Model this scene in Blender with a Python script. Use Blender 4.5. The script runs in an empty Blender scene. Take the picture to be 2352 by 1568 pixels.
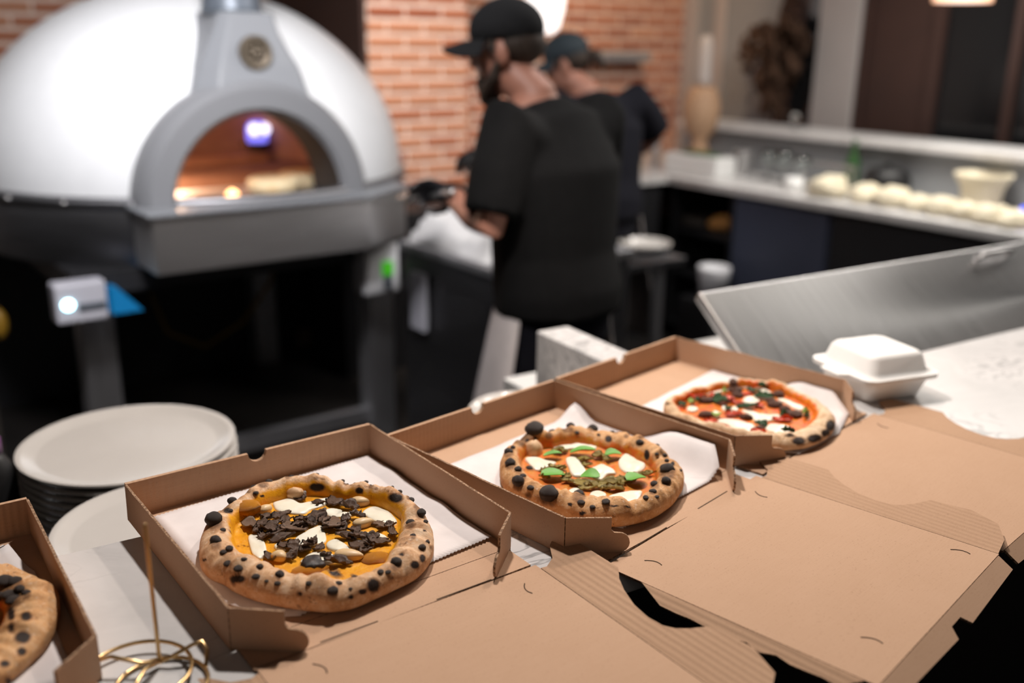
import bpy, bmesh, math, random
from mathutils import Vector, Matrix, noise

R = math.radians
random.seed(7)
scene = bpy.context.scene
COL = scene.collection

# ------------------------------------------------------------------ camera
F_PX, PITCH, ROLL, ZC = 2226.0, R(17.21), R(-0.87), 1.618
cam_d = bpy.data.cameras.new('camera')
cam_d.sensor_width = 36.0
cam_d.lens = F_PX / 2352.0 * 36.0
cam_d.clip_start = 0.05
cam = bpy.data.objects.new('camera', cam_d)
COL.objects.link(cam)
cam.matrix_world = (Matrix.Translation((0, 0, ZC)) @ Matrix.Rotation(R(90) - PITCH, 4, 'X')
                    @ Matrix.Rotation(-ROLL, 4, 'Z'))
cam_d.dof.use_dof = True
cam_d.dof.focus_distance = 1.12
cam_d.dof.aperture_fstop = 2.0
scene.camera = cam

# ------------------------------------------------------------------ world, exposure, large lights
world = bpy.data.worlds.new('world')
scene.world = world
world.use_nodes = True
world.node_tree.nodes['Background'].inputs[0].default_value = (0.90, 0.84, 0.80, 1)
world.node_tree.nodes['Background'].inputs[1].default_value = 0.04
vs = scene.view_settings
vs.view_transform = 'Standard'
vs.look = 'None'
vs.exposure = 0.0
vs.gamma = 1.0
vs.use_curve_mapping = False
scene.cycles.use_denoising = True
scene.cycles.use_adaptive_sampling = True
scene.cycles.adaptive_threshold = 0.035
scene.cycles.max_bounces = 7
scene.cycles.diffuse_bounces = 3
scene.cycles.glossy_bounces = 3
scene.cycles.caustics_reflective = False
scene.cycles.caustics_refractive = False


def aim(o, target):
    d = Vector(target) - o.location
    o.rotation_euler = d.to_track_quat('-Z', 'Y').to_euler()


def spot(name, loc, target, watts, color, deg=70, blend=0.6, radius=0.05):
    l = bpy.data.lights.new(name, 'SPOT')
    l.energy = watts
    l.color = color
    l.spot_size = R(deg)
    l.spot_blend = blend
    l.shadow_soft_size = radius
    o = bpy.data.objects.new(name, l)
    COL.objects.link(o)
    o.location = loc
    aim(o, target)
    return o


def area(name, loc, target, watts, color, sx, sy):
    l = bpy.data.lights.new(name, 'AREA')
    l.shape = 'RECTANGLE'
    l.energy = watts
    l.color = color
    l.size, l.size_y = sx, sy
    o = bpy.data.objects.new(name, l)
    COL.objects.link(o)
    o.location = loc
    aim(o, target)
    return o


WARM = (1.0, 0.86, 0.74)
NEUT = (1.0, 0.95, 0.92)
# pendant lamps hanging over the bar (above the top of the frame)
spot('bar_lamp_key', (0.42, 2.00, 2.28), (0.0, 1.0, 1.06), 33, WARM, 150, 0.35, 0.035)
spot('bar_lamp_second', (-0.10, 1.62, 2.40), (0.1, 1.1, 1.06), 80, (1.0, 0.92, 0.86), 150, 0.35, 0.04)
spot('bar_lamp_third', (0.93, 2.06, 2.45), (0.93, 2.0, 1.06), 8, WARM, 120, 0.5, 0.06)
# kitchen ceiling fittings
area('ceiling_panel_oven', (-0.64, 1.75, 2.70), (-1.25, 3.5, 1.40), 27, (1.0, 0.97, 0.97), 0.7, 0.35).data.spread = R(96)
area('ceiling_panel_right', (0.9, 3.3, 2.95), (0.9, 3.5, 0.9), 18, NEUT, 0.6, 0.3)
# added fill light behind the camera, lifting front faces and steel reflections
area('front_fill_light', (0.6, -1.4, 2.9), (-0.2, 2.5, 1.0), 3.0, WARM, 1.6, 0.8)
# brick wall washers
spot('wall_spot_pier', (-0.05, 4.05, 2.9), (-0.45, 5.0, 1.5), 160, (1.0, 0.86, 0.76), 60, 0.6, 0.04)
spot('wall_spot_back', (0.85, 5.0, 2.8), (0.72, 6.3, 1.9), 85, (1.0, 0.68, 0.42), 70, 0.8, 0.04)
area('ceiling_strip_far', (2.0, 4.0, 2.6), (2.3, 3.9, 0.9), 62, (1.0, 0.95, 0.88), 0.25, 1.6)

# ------------------------------------------------------------------ pixel rays -> real points on real planes (metres)
CP, SP = math.cos(PITCH), math.sin(PITCH)


def ray(px, py):
    x, y = px - 1176.0, 784.0 - py
    c, s = math.cos(-ROLL), math.sin(-ROLL)
    x, y = c * x - s * y, s * x + c * y
    return Vector((x / F_PX, CP + (y / F_PX) * SP, -SP + (y / F_PX) * CP))


def to_px(w):
    d = Vector(w) - Vector((0, 0, ZC))
    D, U = d.y * CP - d.z * SP, d.y * SP + d.z * CP
    x, y = F_PX * d.x / D, F_PX * U / D
    c, s = math.cos(ROLL), math.sin(ROLL)
    return 1176 + c * x - s * y, 784 - (s * x + c * y)


def at_z(px, py, z):
    r = ray(px, py)
    return Vector((0, 0, ZC)) + r * ((z - ZC) / r.z)


class Frame:
    """a floor frame turned by an angle: u along a counter, v away from the bar"""
    def __init__(s, deg):
        s.a = R(deg)
        s.c, s.s = math.cos(s.a), math.sin(s.a)

    def w(s, u, v, z=0.0):
        return Vector((u * s.c - v * s.s, u * s.s + v * s.c, z))

    def k(s, p):
        return Vector((p[0] * s.c + p[1] * s.s, -p[0] * s.s + p[1] * s.c, p[2]))

    def at_v(s, px, py, v):
        r = s.k(ray(px, py))
        t = v / r.y
        return Vector((t * r.x, v, ZC + t * r.z))

    def at_u(s, px, py, u):
        r = s.k(ray(px, py))
        t = u / r.x
        return Vector((u, t * r.y, ZC + t * r.z))

    def at_z(s, px, py, z):
        return s.k(at_z(px, py, z))


BAR = Frame(32.1)
OV = Frame(37.5)
KIT = Frame(35.5)

# ------------------------------------------------------------------ materials


def mat(name, color, rough=0.6, metal=0.0, emit=None, strength=0.0, coat=0.0, trans=0.0, ior=1.45, spec=0.5):
    m = bpy.data.materials.new(name)
    m.use_nodes = True
    b = m.node_tree.nodes['Principled BSDF']
    b.inputs['Base Color'].default_value = (*color, 1)
    b.inputs['Roughness'].default_value = rough
    b.inputs['Metallic'].default_value = metal
    b.inputs['Coat Weight'].default_value = coat
    b.inputs['Transmission Weight'].default_value = trans
    b.inputs['IOR'].default_value = ior
    b.inputs['Specular IOR Level'].default_value = spec
    if emit:
        b.inputs['Emission Color'].default_value = (*emit, 1)
        b.inputs['Emission Strength'].default_value = strength
    return m


class N:
    """small node graph writer"""
    def __init__(s, m):
        s.t = m.node_tree
        s.b = s.t.nodes['Principled BSDF']

    def n(s, typ, **kw):
        x = s.t.nodes.new(typ)
        for k, v in kw.items():
            setattr(x, k, v)
        return x

    def l(s, a, b):
        s.t.links.new(a, b)

    def co(s, scale=(1, 1, 1), rot=(0, 0, 0)):
        tc = s.n('ShaderNodeTexCoord')
        mp = s.n('ShaderNodeMapping')
        mp.inputs['Scale'].default_value = scale
        mp.inputs['Rotation'].default_value = rot
        s.l(tc.outputs['Object'], mp.inputs['Vector'])
        return mp.outputs[0]

    def noise(s, vec, scale, detail=4, rough=0.55, dist=0.0):
        x = s.n('ShaderNodeTexNoise')
        x.inputs['Scale'].default_value = scale
        x.inputs['Detail'].default_value = detail
        x.inputs['Roughness'].default_value = rough
        x.inputs['Distortion'].default_value = dist
        s.l(vec, x.inputs['Vector'])
        return x.outputs['Fac']

    def ramp(s, fac, stops):
        x = s.n('ShaderNodeValToRGB')
        el = x.color_ramp.elements
        while len(el) < len(stops):
            el.new(0.5)
        for e, (p, c) in zip(el, stops):
            e.position = p
            e.color = (*c, 1) if len(c) == 3 else c
        s.l(fac, x.inputs['Fac'])
        return x.outputs['Color']

    def mix(s, fac, a, b, mode='MIX'):
        x = s.n('ShaderNodeMix', data_type='RGBA', blend_type=mode)
        if isinstance(fac, (int, float)):
            x.inputs['Factor'].default_value = fac
        else:
            s.l(fac, x.inputs['Factor'])
        for sock, v in ((x.inputs[6], a), (x.inputs[7], b)):
            if isinstance(v, tuple):
                sock.default_value = (*v, 1)
            else:
                s.l(v, sock)
        return x.outputs[2]

    def bump(s, h, strength, dist):
        x = s.n('ShaderNodeBump')
        x.inputs['Strength'].default_value = strength
        x.inputs['Distance'].default_value = dist
        s.l(h, x.inputs['Height'])
        s.l(x.outputs[0], s.b.inputs['Normal'])

    def color(s, c):
        s.l(c, s.b.inputs['Base Color'])


def noisy(name, c1, c2, scale, rough=0.6, metal=0.0, stretch=(1, 1, 1), bump=0.0, bdist=0.001, detail=4, **kw):
    m = mat(name, c1, rough, metal, **kw)
    g = N(m)
    v = g.co(stretch)
    f = g.noise(v, scale, detail)
    g.color(g.ramp(f, [(0.3, c1), (0.7, c2)]))
    if bump:
        g.bump(f, bump, bdist)
    return m


def make_cardboard(name, base, dark, axis_rot=0.0, flute=0.0):
    m = mat(name, base, 0.85, spec=0.25)
    g = N(m)
    v = g.co()
    f = g.noise(v, 14, 5, 0.6)
    f2 = g.noise(g.co((30, 900, 900), (0, 0, axis_rot)), 1.0, 3)
    c = g.ramp(f, [(0.3, base), (0.75, dark)])
    fleck = g.ramp(g.noise(v, 420, 2), [(0.62, (1, 1, 1)), (0.72, (0.86, 0.84, 0.82))])
    c = g.mix(0.5, c, g.ramp(f2, [(0.3, base), (0.7, dark)]))
    g.color(g.mix(1.0, c, fleck, 'MULTIPLY'))
    w = g.n('ShaderNodeTexWave')
    w.inputs['Scale'].default_value = 42.0
    w.inputs['Distortion'].default_value = 0.6
    w.inputs['Detail'].default_value = 1.0
    g.l(g.co((1, 1, 1), (0, 0, axis_rot)), w.inputs['Vector'])
    g.bump(w.outputs['Fac'], flute, 0.0012)
    return m


M = {}
M['card'] = make_cardboard('cardboard', (0.56, 0.360, 0.240), (0.52, 0.328, 0.212))
M['card_flute'] = make_cardboard('cardboard_fluted', (0.52, 0.330, 0.212), (0.46, 0.285, 0.180), 0.0, 0.28)


def make_edge():
    m = mat('cardboard_edge', (0.34, 0.20, 0.12), 0.9)
    g = N(m)
    f = g.noise(g.co(), 380, 2)
    g.color(g.ramp(f, [(0.42, (0.46, 0.29, 0.18)), (0.55, (0.16, 0.085, 0.045))]))
    return m


M['card_edge'] = make_edge()
M['slot'] = mat('cardboard_slot', (0.06, 0.035, 0.02), 0.95)


def make_marble():
    m = mat('marble', (0.8, 0.79, 0.78), 0.28)
    g = N(m)
    v = g.co()
    n1 = g.noise(v, 5.0, 6, 0.6, 1.2)
    w = g.n('ShaderNodeTexNoise')
    w.inputs['Scale'].default_value = 7.0
    w.inputs['Detail'].default_value = 5.0
    w.inputs['Distortion'].default_value = 2.2
    g.l(g.co((1, 2.2, 1), (0, 0, R(25))), w.inputs['Vector'])
    vein = g.ramp(w.outputs['Fac'], [(0.455, (0.72, 0.70, 0.695)), (0.495, (0.34, 0.335, 0.335)), (0.535, (0.72, 0.70, 0.695))])
    c = g.ramp(n1, [(0.35, (0.60, 0.59, 0.585)), (0.65, (0.73, 0.715, 0.71))])
    k = g.ramp(g.noise(v, 3.0, 3), [(0.44, (0, 0, 0)), (0.60, (1, 1, 1))])
    g.color(g.mix(k, c, vein))
    return m


M['marble'] = make_marble()
M['paper'] = noisy('parchment', (0.80, 0.745, 0.735), (0.72, 0.665, 0.655), 26, 0.75, bump=0.25, bdist=0.0015, detail=5)


def make_crust(name, sauce, sauce2, tan, pale, spots=0.36):
    m = mat(name, tan, 0.62, spec=0.35)
    g = N(m)
    v = g.co()
    n1 = g.noise(v, 46, 8, 0.70)
    c = g.ramp(n1, [(0.30, pale), (0.52, tan), (0.72, (tan[0] * .60, tan[1] * .48, tan[2] * .36))])
    # leopard spots
    vo = g.n('ShaderNodeTexVoronoi')
    vo.inputs['Scale'].default_value = 85
    vo.inputs['Randomness'].default_value = 1.0
    nn = g.n('ShaderNodeTexNoise')
    nn.inputs['Scale'].default_value = 120
    g.l(v, nn.inputs['Vector'])
    g.l(g.mix(0.045, v, nn.outputs['Color']), vo.inputs['Vector'])
    sp = g.ramp(vo.outputs['Distance'], [(0.17, (1, 1, 1)), (0.32, (0, 0, 0))])
    where = g.ramp(g.noise(v, 30, 3), [(0.5, (0, 0, 0)), (0.60, (1, 1, 1))])
    sp = g.mix(1.0, sp, where, 'MULTIPLY')
    c = g.mix(g.mix(1.0, sp, (0.55, 0.55, 0.55), 'MULTIPLY'), c, (0.14, 0.055, 0.025))
    # floury speckle
    c = g.mix(g.ramp(g.noise(v, 260, 3), [(0.56, (0, 0, 0)), (0.70, (0.45, 0.45, 0.45))]), c, (0.82, 0.68, 0.54))
    # sauce zone from the mesh
    at = g.n('ShaderNodeAttribute', attribute_name='sauce')
    edge = g.n('ShaderNodeMath', operation='ADD')
    g.l(at.outputs['Fac'], edge.inputs[0])
    sub = g.n('ShaderNodeMath', operation='MULTIPLY_ADD')
    g.l(g.noise(v, 70, 4), sub.inputs[0])
    sub.inputs[1].default_value = 0.7
    sub.inputs[2].default_value = -0.35
    g.l(sub.outputs[0], edge.inputs[1])
    k = g.ramp(edge.outputs[0], [(0.36, (0, 0, 0)), (0.62, (1, 1, 1))])
    sc = g.ramp(g.noise(v, 95, 5), [(0.35, sauce), (0.66, sauce2)])
    sb = g.ramp(g.noise(v, 55, 3), [(0.66, (1, 1, 1)), (0.74, (0.22, 0.10, 0.05))])
    sc = g.mix(1.0, sc, sb, 'MULTIPLY')
    c = g.mix(k, c, sc)
    bu_ = g.n('ShaderNodeAttribute', attribute_name='burn')
    be = g.n('ShaderNodeMath', operation='MULTIPLY_ADD')
    g.l(g.noise(v, 110, 4), be.inputs[0])
    be.inputs[1].default_value = 0.55
    be.inputs[2].default_value = -0.28
    bs = g.n('ShaderNodeMath', operation='ADD')
    g.l(bu_.outputs['Fac'], bs.inputs[0])
    g.l(be.outputs[0], bs.inputs[1])
    kb = g.ramp(bs.outputs[0], [(0.26, (0, 0, 0)), (0.50, (0.62, 0.62, 0.62)), (0.78, (1, 1, 1))])
    cb = g.ramp(bs.outputs[0], [(0.30, (0.30, 0.115, 0.035)), (0.80, (0.022, 0.012, 0.008))])
    g.color(g.mix(kb, c, cb))
    rr = g.ramp(k, [(0, (0.7, 0.7, 0.7)), (1, (0.36, 0.36, 0.36))])
    g.l(rr, g.b.inputs['Roughness'])
    g.bump(g.noise(v, 95, 6, 0.65), 0.55, 0.0028)
    return m


M['crust1'] = make_crust('crust_pumpkin', (0.80, 0.37, 0.012), (0.70, 0.28, 0.008), (0.62, 0.36, 0.19), (0.76, 0.55, 0.37))
M['crust2'] = make_crust('crust_pepper', (0.66, 0.13, 0.02), (0.62, 0.25, 0.03), (0.62, 0.33, 0.14), (0.72, 0.45, 0.24))
M['crust3'] = make_crust('crust_tomato', (0.68, 0.09, 0.015), (0.72, 0.24, 0.02), (0.72, 0.50, 0.31), (0.80, 0.62, 0.44))
M['char'] = noisy('char', (0.012, 0.009, 0.008), (0.045, 0.024, 0.016), 160, 0.55, bump=0.5, bdist=0.001)
M['scorch'] = noisy('scorch', (0.02, 0.010, 0.006), (0.12, 0.045, 0.018), 110, 0.7, bump=0.4, bdist=0.001)
M['cheese'] = noisy('mozzarella', (0.90, 0.86, 0.74), (0.86, 0.79, 0.62), 60, 0.30, bump=0.3, bdist=0.001)
M['mush'] = noisy('mushroom', (0.050, 0.030, 0.020), (0.25, 0.155, 0.110), 170, 0.22, bump=0.6, bdist=0.0015)
M['mush_pale'] = noisy('mushroom_pale', (0.32, 0.205, 0.14), (0.13, 0.075, 0.048), 170, 0.24, bump=0.6, bdist=0.0015)
M['garlic'] = noisy('garlic', (0.78, 0.60, 0.36), (0.66, 0.42, 0.20), 90, 0.4)
M['sauce_bub'] = noisy('pumpkin_bubble', (0.78, 0.34, 0.012), (0.50, 0.15, 0.008), 120, 0.42, bump=0.6, bdist=0.003)
M['crust_bub'] = noisy('pale_bubble', (0.74, 0.52, 0.33), (0.62, 0.34, 0.15), 60, 0.55)
M['basil'] = noisy('basil', (0.10, 0.34, 0.04), (0.22, 0.50, 0.10), 60, 0.35, bump=0.3, bdist=0.001)
M['olive'] = noisy('olive_pepper', (0.26, 0.19, 0.03), (0.46, 0.34, 0.10), 110, 0.25, bump=0.5, bdist=0.0015)
M['meat'] = noisy('sausage', (0.055, 0.022, 0.014), (0.20, 0.085, 0.05), 130, 0.5, bump=0.7, bdist=0.002)
M['redpep'] = noisy('red_pepper', (0.58, 0.035, 0.01), (0.68, 0.09, 0.02), 90, 0.3)
M['spinach'] = noisy('spinach', (0.016, 0.055, 0.018), (0.05, 0.13, 0.04), 120, 0.4, bump=0.6, bdist=0.0015)
M['lime'] = noisy('green_scrap', (0.20, 0.36, 0.04), (0.38, 0.48, 0.12), 120, 0.4)
M['plate'] = noisy('porcelain', (0.60, 0.57, 0.54), (0.57, 0.54, 0.51), 8, 0.16)
M['brass'] = mat('brass_wire', (0.62, 0.42, 0.20), 0.28, 1.0)
M['foam'] = mat('foam_white', (0.90, 0.89, 0.87), 0.55)


def make_steel(name, c, rough, stretch):
    m = mat(name, c, rough, 1.0)
    g = N(m)
    f = g.noise(g.co(stretch), 4.0, 5, 0.6)
    g.color(g.ramp(f, [(0.3, c), (0.7, (c[0] * .82, c[1] * .82, c[2] * .83))]))
    rr = g.ramp(f, [(0.3, (rough * .85,) * 3), (0.7, (min(1, rough * 1.25),) * 3)])
    g.l(rr, g.b.inputs['Roughness'])
    g.b.inputs['Anisotropic'].default_value = 0.5
    return m


M['steel'] = make_steel('brushed_steel', (0.74, 0.73, 0.725), 0.42, (1, 60, 60))
M['steel_lid'] = make_steel('brushed_steel_lid', (0.64, 0.63, 0.625), 0.36, (60, 1, 1))
M['steel_dark'] = make_steel('dark_steel', (0.24, 0.24, 0.255), 0.42, (1, 1, 40))
M['steel_mid'] = make_steel('leg_steel', (0.55, 0.55, 0.57), 0.5, (40, 40, 1))
M['grey_paint'] = mat('oven_grey', (0.19, 0.195, 0.21), 0.42)
M['grey_hood'] = mat('hood_grey', (0.20, 0.21, 0.23), 0.35)
M['pipe'] = mat('pipe_grey', (0.12, 0.14, 0.17), 0.4, 0.3)
M['dome'] = noisy('dome_white', (0.72, 0.735, 0.76), (0.69, 0.705, 0.73), 14, 0.38)
M['bronze'] = noisy('bronze', (0.20, 0.165, 0.125), (0.10, 0.08, 0.06), 60, 0.5, 0.6, bump=0.8, bdist=0.004)
M['firebrick'] = noisy('firebrick', (0.44, 0.24, 0.155), (0.34, 0.17, 0.105), 9, 0.9)
M['firefloor'] = noisy('oven_stone', (0.30, 0.17, 0.11), (0.20, 0.10, 0.065), 9, 0.9)
M['soot'] = mat('soot', (0.02, 0.018, 0.017), 0.9)
M['flame_blue'] = mat('flame_blue', (0.1, 0.1, 0.4), 0.5, emit=(0.22, 0.20, 1.0), strength=1.6)
M['flame_white'] = mat('flame_white', (0.8, 0.8, 1), 0.5, emit=(0.85, 0.82, 1.0), strength=2.2)
M['flame_orange'] = mat('flame_orange', (1, 0.6, 0.3), 0.5, emit=(1.0, 0.50, 0.20), strength=4.0)
M['dough'] = noisy('raw_dough', (0.80, 0.70, 0.48), (0.72, 0.52, 0.28), 30, 0.6)
M['plastic_grey'] = mat('plastic_grey', (0.46, 0.46, 0.52), 0.4)
M['plastic_white'] = mat('plastic_white', (0.72, 0.72, 0.75), 0.4)
M['led_white'] = mat('led_cyan', (0.7, 0.9, 1), 0.4, emit=(0.45, 0.88, 1.0), strength=9.0)
M['led_green'] = mat('screen_green', (0.05, 0.3, 0.02), 0.4, emit=(0.05, 0.42, 0.01), strength=0.55)
M['screen_blue'] = mat('reflection_blue', (0.01, 0.10, 0.24), 0.3, emit=(0.0, 0.16, 0.38), strength=0.45)
M['black'] = mat('black_plastic', (0.012, 0.012, 0.013), 0.5)
M['floor'] = noisy('floor_tile', (0.020, 0.017, 0.016), (0.013, 0.012, 0.011), 3, 0.5)
M['ceil'] = mat('ceiling_dark', (0.10, 0.09, 0.085), 0.9)
M['mortar'] = noisy('mortar', (0.80, 0.64, 0.55), (0.72, 0.56, 0.47), 14, 0.95)
M['brick'] = noisy('brick', (0.44, 0.15, 0.07), (0.37, 0.12, 0.055), 5, 0.9)
M['brick_b'] = noisy('brick_light', (0.54, 0.24, 0.13), (0.46, 0.19, 0.10), 5, 0.9)
M['brick_c'] = noisy('brick_dark', (0.34, 0.095, 0.04), (0.28, 0.075, 0.03), 5, 0.9)
M['wall_grey'] = noisy('wall_grey', (0.29, 0.30, 0.31), (0.25, 0.26, 0.27), 2, 0.8)
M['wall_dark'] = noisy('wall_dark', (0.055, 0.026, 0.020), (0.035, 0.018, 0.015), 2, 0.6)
M['wall_front'] = noisy('bar_front', (0.020, 0.016, 0.015), (0.012, 0.010, 0.010), 4, 0.6)
M['trim'] = mat('trim_pale', (0.42, 0.385, 0.375), 0.6)
M['glass_dark'] = mat('night_glass', (0.012, 0.012, 0.013), 0.08)
M['cab_blue'] = noisy('cabinet_slate', (0.060, 0.070, 0.110), (0.050, 0.058, 0.092), 3, 0.5)
M['cab_dark'] = mat('cabinet_dark', (0.014, 0.014, 0.016), 0.5)
M['skin'] = noisy('skin', (0.40, 0.185, 0.13), (0.34, 0.15, 0.10), 20, 0.5)
M['tee'] = noisy('black_cotton', (0.0055, 0.0055, 0.006), (0.004, 0.004, 0.0044), 30, 0.9, spec=0.2)
M['tee_navy'] = noisy('navy_cotton', (0.009, 0.009, 0.014), (0.006, 0.006, 0.010), 30, 0.9, spec=0.2)
M['cap'] = mat('cap_black', (0.009, 0.009, 0.010), 0.85, spec=0.3)
M['cap_teal'] = mat('cap_slate', (0.020, 0.030, 0.038), 0.8)
M['hair'] = noisy('hair_dark', (0.020, 0.012, 0.008), (0.035, 0.02, 0.012), 80, 0.7)
M['apron'] = noisy('apron_pale', (0.60, 0.55, 0.55), (0.50, 0.46, 0.46), 12, 0.85)
M['glove'] = mat('glove_black', (0.012, 0.012, 0.014), 0.35)
M['cloth'] = noisy('white_cloth', (0.74, 0.73, 0.73), (0.60, 0.59, 0.60), 14, 0.8, bump=0.4, bdist=0.01)
M['wood'] = noisy('pale_wood', (0.50, 0.32, 0.20), (0.42, 0.25, 0.15), 8, 0.6, stretch=(6, 6, 1))
M['cream'] = noisy('cream', (0.74, 0.67, 0.52), (0.66, 0.58, 0.42), 12, 0.7)
M['glass'] = mat('clear_glass', (0.92, 0.96, 0.95), 0.03, trans=1.0, ior=1.45)
M['white_gloss'] = mat('white_gloss', (0.78, 0.78, 0.77), 0.2)
M['dried'] = noisy('dried_flowers', (0.085, 0.042, 0.022), (0.045, 0.022, 0.013), 30, 0.9)
M['orange_food'] = noisy('orange_cloth', (0.62, 0.30, 0.09), (0.50, 0.21, 0.05), 20, 0.6)
M['lamp_glow'] = mat('lamp_glow', (0.9, 0.88, 0.85), 0.5, emit=(1.0, 0.95, 0.93), strength=1.6)
M['shade'] = mat('lamp_shade', (0.75, 0.45, 0.30), 0.5, emit=(1.0, 0.55, 0.32), strength=0.9)
M['yellow'] = mat('yellow_plastic', (0.22, 0.12, 0.01), 0.5)
M['purple'] = mat('purple_plastic', (0.12, 0.04, 0.13), 0.5)
M['box_brown'] = mat('kraft_panel', (0.032, 0.025, 0.020), 0.8)
M['outlet'] = mat('outlet_beige', (0.16, 0.11, 0.08), 0.6)

# ------------------------------------------------------------------ mesh helpers


def tag(o, label=None, cat=None, group=None, kind=None):
    if label:
        o['label'] = label
    if cat:
        o['category'] = cat
    if group:
        o['group'] = group
    if kind:
        o['kind'] = kind
    return o


def empty(name, loc=(0, 0, 0), rz=0.0, parent=None):
    o = bpy.data.objects.new(name, None)
    o.empty_display_size = 0.05
    COL.objects.link(o)
    o.location = loc
    o.rotation_euler = (0, 0, rz)
    if parent:
        o.parent = parent
    return o


class MB:
    def __init__(s):
        s.v, s.f, s.m = [], [], []

    def add(s, verts, faces, mi=0):
        k = len(s.v)
        s.v += [tuple(p) for p in verts]
        s.f += [tuple(i + k for i in f) for f in faces]
        s.m += [mi] * len(faces)

    def box(s, x0, x1, y0, y1, z0, z1, mi=0, T=None):
        vs_ = [Vector(p) for p in ((x0, y0, z0), (x1, y0, z0), (x1, y1, z0), (x0, y1, z0),
                                   (x0, y0, z1), (x1, y0, z1), (x1, y1, z1), (x0, y1, z1))]
        if T:
            vs_ = [T @ p for p in vs_]
        s.add(vs_, [(3, 2, 1, 0), (4, 5, 6, 7), (0, 1, 5, 4), (1, 2, 6, 5), (2, 3, 7, 6), (3, 0, 4, 7)], mi)
        return s

    def prism(s, poly, z0, z1, T=None, mi=0, mside=None):
        """polygon (counter-clockwise, x y) extruded from z0 to z1"""
        n = len(poly)
        vs_ = [Vector((p[0], p[1], z0)) for p in poly] + [Vector((p[0], p[1], z1)) for p in poly]
        if T:
            vs_ = [T @ p for p in vs_]
        s.add(vs_, [tuple(reversed(range(n))), tuple(range(n, 2 * n))], mi)
        k = len(s.v) - 2 * n
        for i in range(n):
            j = (i + 1) % n
            s.f.append((k + i, k + j, k + n + j, k + n + i))
            s.m.append(mi if mside is None else mside)
        return s

    def lathe(s, prof, n=32, T=None, mi=0, close=True):
        """profile of (r, z) from bottom to top"""
        vs_, fs = [], []
        for r, z in prof:
            for i in range(n):
                a = 2 * math.pi * i / n
                p = Vector((r * math.cos(a), r * math.sin(a), z))
                vs_.append(T @ p if T else p)
        for k in range(len(prof) - 1):
            for i in range(n):
                j = (i + 1) % n
                fs.append((k * n + i, k * n + j, (k + 1) * n + j, (k + 1) * n + i))
        if close:
            fs.append(tuple(reversed(range(n))))
            fs.append(tuple(range((len(prof) - 1) * n, len(prof) * n)))
        s.add(vs_, fs, mi)
        return s

    def tube(s, pts, rad, n=10, mi=0, ref=None, caps=True, closed=False):
        """rings along a path; rad: one number, or per point r or (a, b)"""
        pts = [Vector(p) for p in pts]
        if not isinstance(rad, (list, tuple)):
            rad = [rad] * len(pts)
        if caps and not closed:     # rounded ends
            t0 = (pts[0] - pts[1]).normalized()
            t1 = (pts[-1] - pts[-2]).normalized()
            g = lambda r, k: (r * k if not isinstance(r, tuple) else (r[0] * k, r[1] * k))
            e = lambda r: (r if not isinstance(r, tuple) else min(r))
            pts = [pts[0] + t0 * e(rad[0]) * .8, pts[0] + t0 * e(rad[0]) * .5] + pts + \
                  [pts[-1] + t1 * e(rad[-1]) * .5, pts[-1] + t1 * e(rad[-1]) * .8]
            rad = [g(rad[0], .45), g(rad[0], .82)] + list(rad) + [g(rad[-1], .82), g(rad[-1], .45)]
        m = len(pts)
        side = Vector(ref) if ref else None
        vs_, fs = [], []
        for i, p in enumerate(pts):
            if closed:
                t = (pts[(i + 1) % m] - pts[i - 1]).normalized()
            else:
                t = (pts[min(i + 1, m - 1)] - pts[max(i - 1, 0)]).normalized()
            if side is None:
                side = t.cross(Vector((0, 0, 1)))
                if side.length < 1e-3:
                    side = t.cross(Vector((1, 0, 0)))
            side = (side - t * side.dot(t)).normalized()
            up = t.cross(side)
            r = rad[i]
            a, b = r if isinstance(r, tuple) else (r, r)
            for k in range(n):
                w = 2 * math.pi * k / n
                vs_.append(p + side * (a * math.cos(w)) + up * (b * math.sin(w)))
        for i in range(m if closed else m - 1):
            i2 = (i + 1) % m
            for k in range(n):
                j = (k + 1) % n
                fs.append((i * n + k, i * n + j, i2 * n + j, i2 * n + k))
        if not closed:
            fs.append(tuple(reversed(range(n))))
            fs.append(tuple(range((m - 1) * n, m * n)))
        s.add(vs_, fs, mi)
        return s

    def ball(s, c, r, n=14, m=9, mi=0, T=None):
        r = r if isinstance(r, (tuple, list)) else (r, r, r)
        vs_, fs = [], []
        for i in range(1, m):
            ph = math.pi * i / m
            for k in range(n):
                w = 2 * math.pi * k / n
                vs_.append(Vector((math.sin(ph) * math.cos(w) * r[0], math.sin(ph) * math.sin(w) * r[1], -math.cos(ph) * r[2])))
        vs_ += [Vector((0, 0, -r[2])), Vector((0, 0, r[2]))]
        if T:
            vs_ = [T @ p for p in vs_]
        vs_ = [p + Vector(c) for p in vs_]
        for i in range(m - 2):
            for k in range(n):
                j = (k + 1) % n
                fs.append((i * n + k, i * n + j, (i + 1) * n + j, (i + 1) * n + k))
        a = (m - 1) * n
        for k in range(n):
            j = (k + 1) % n
            fs.append((a, j, k))
            fs.append((a + 1, (m - 2) * n + k, (m - 2) * n + j))
        s.add(vs_, fs, mi)
        return s

    def build(s, name, mats, parent=None, smooth=False, bevel=0.0, loc=None, rz=None):
        me = bpy.data.meshes.new(name)
        me.from_pydata(s.v, [], s.f)
        if not isinstance(mats, (list, tuple)):
            mats = [mats]
        for x in mats:
            me.materials.append(M[x] if isinstance(x, str) else x)
        me.polygons.foreach_set('material_index', s.m)
        if smooth:
            me.polygons.foreach_set('use_smooth', [True] * len(me.polygons))
        me.update()
        o = bpy.data.objects.new(name, me)
        COL.objects.link(o)
        if parent:
            o.parent = parent
        if loc is not None:
            o.location = loc
        if rz is not None:
            o.rotation_euler = (0, 0, rz)
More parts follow.
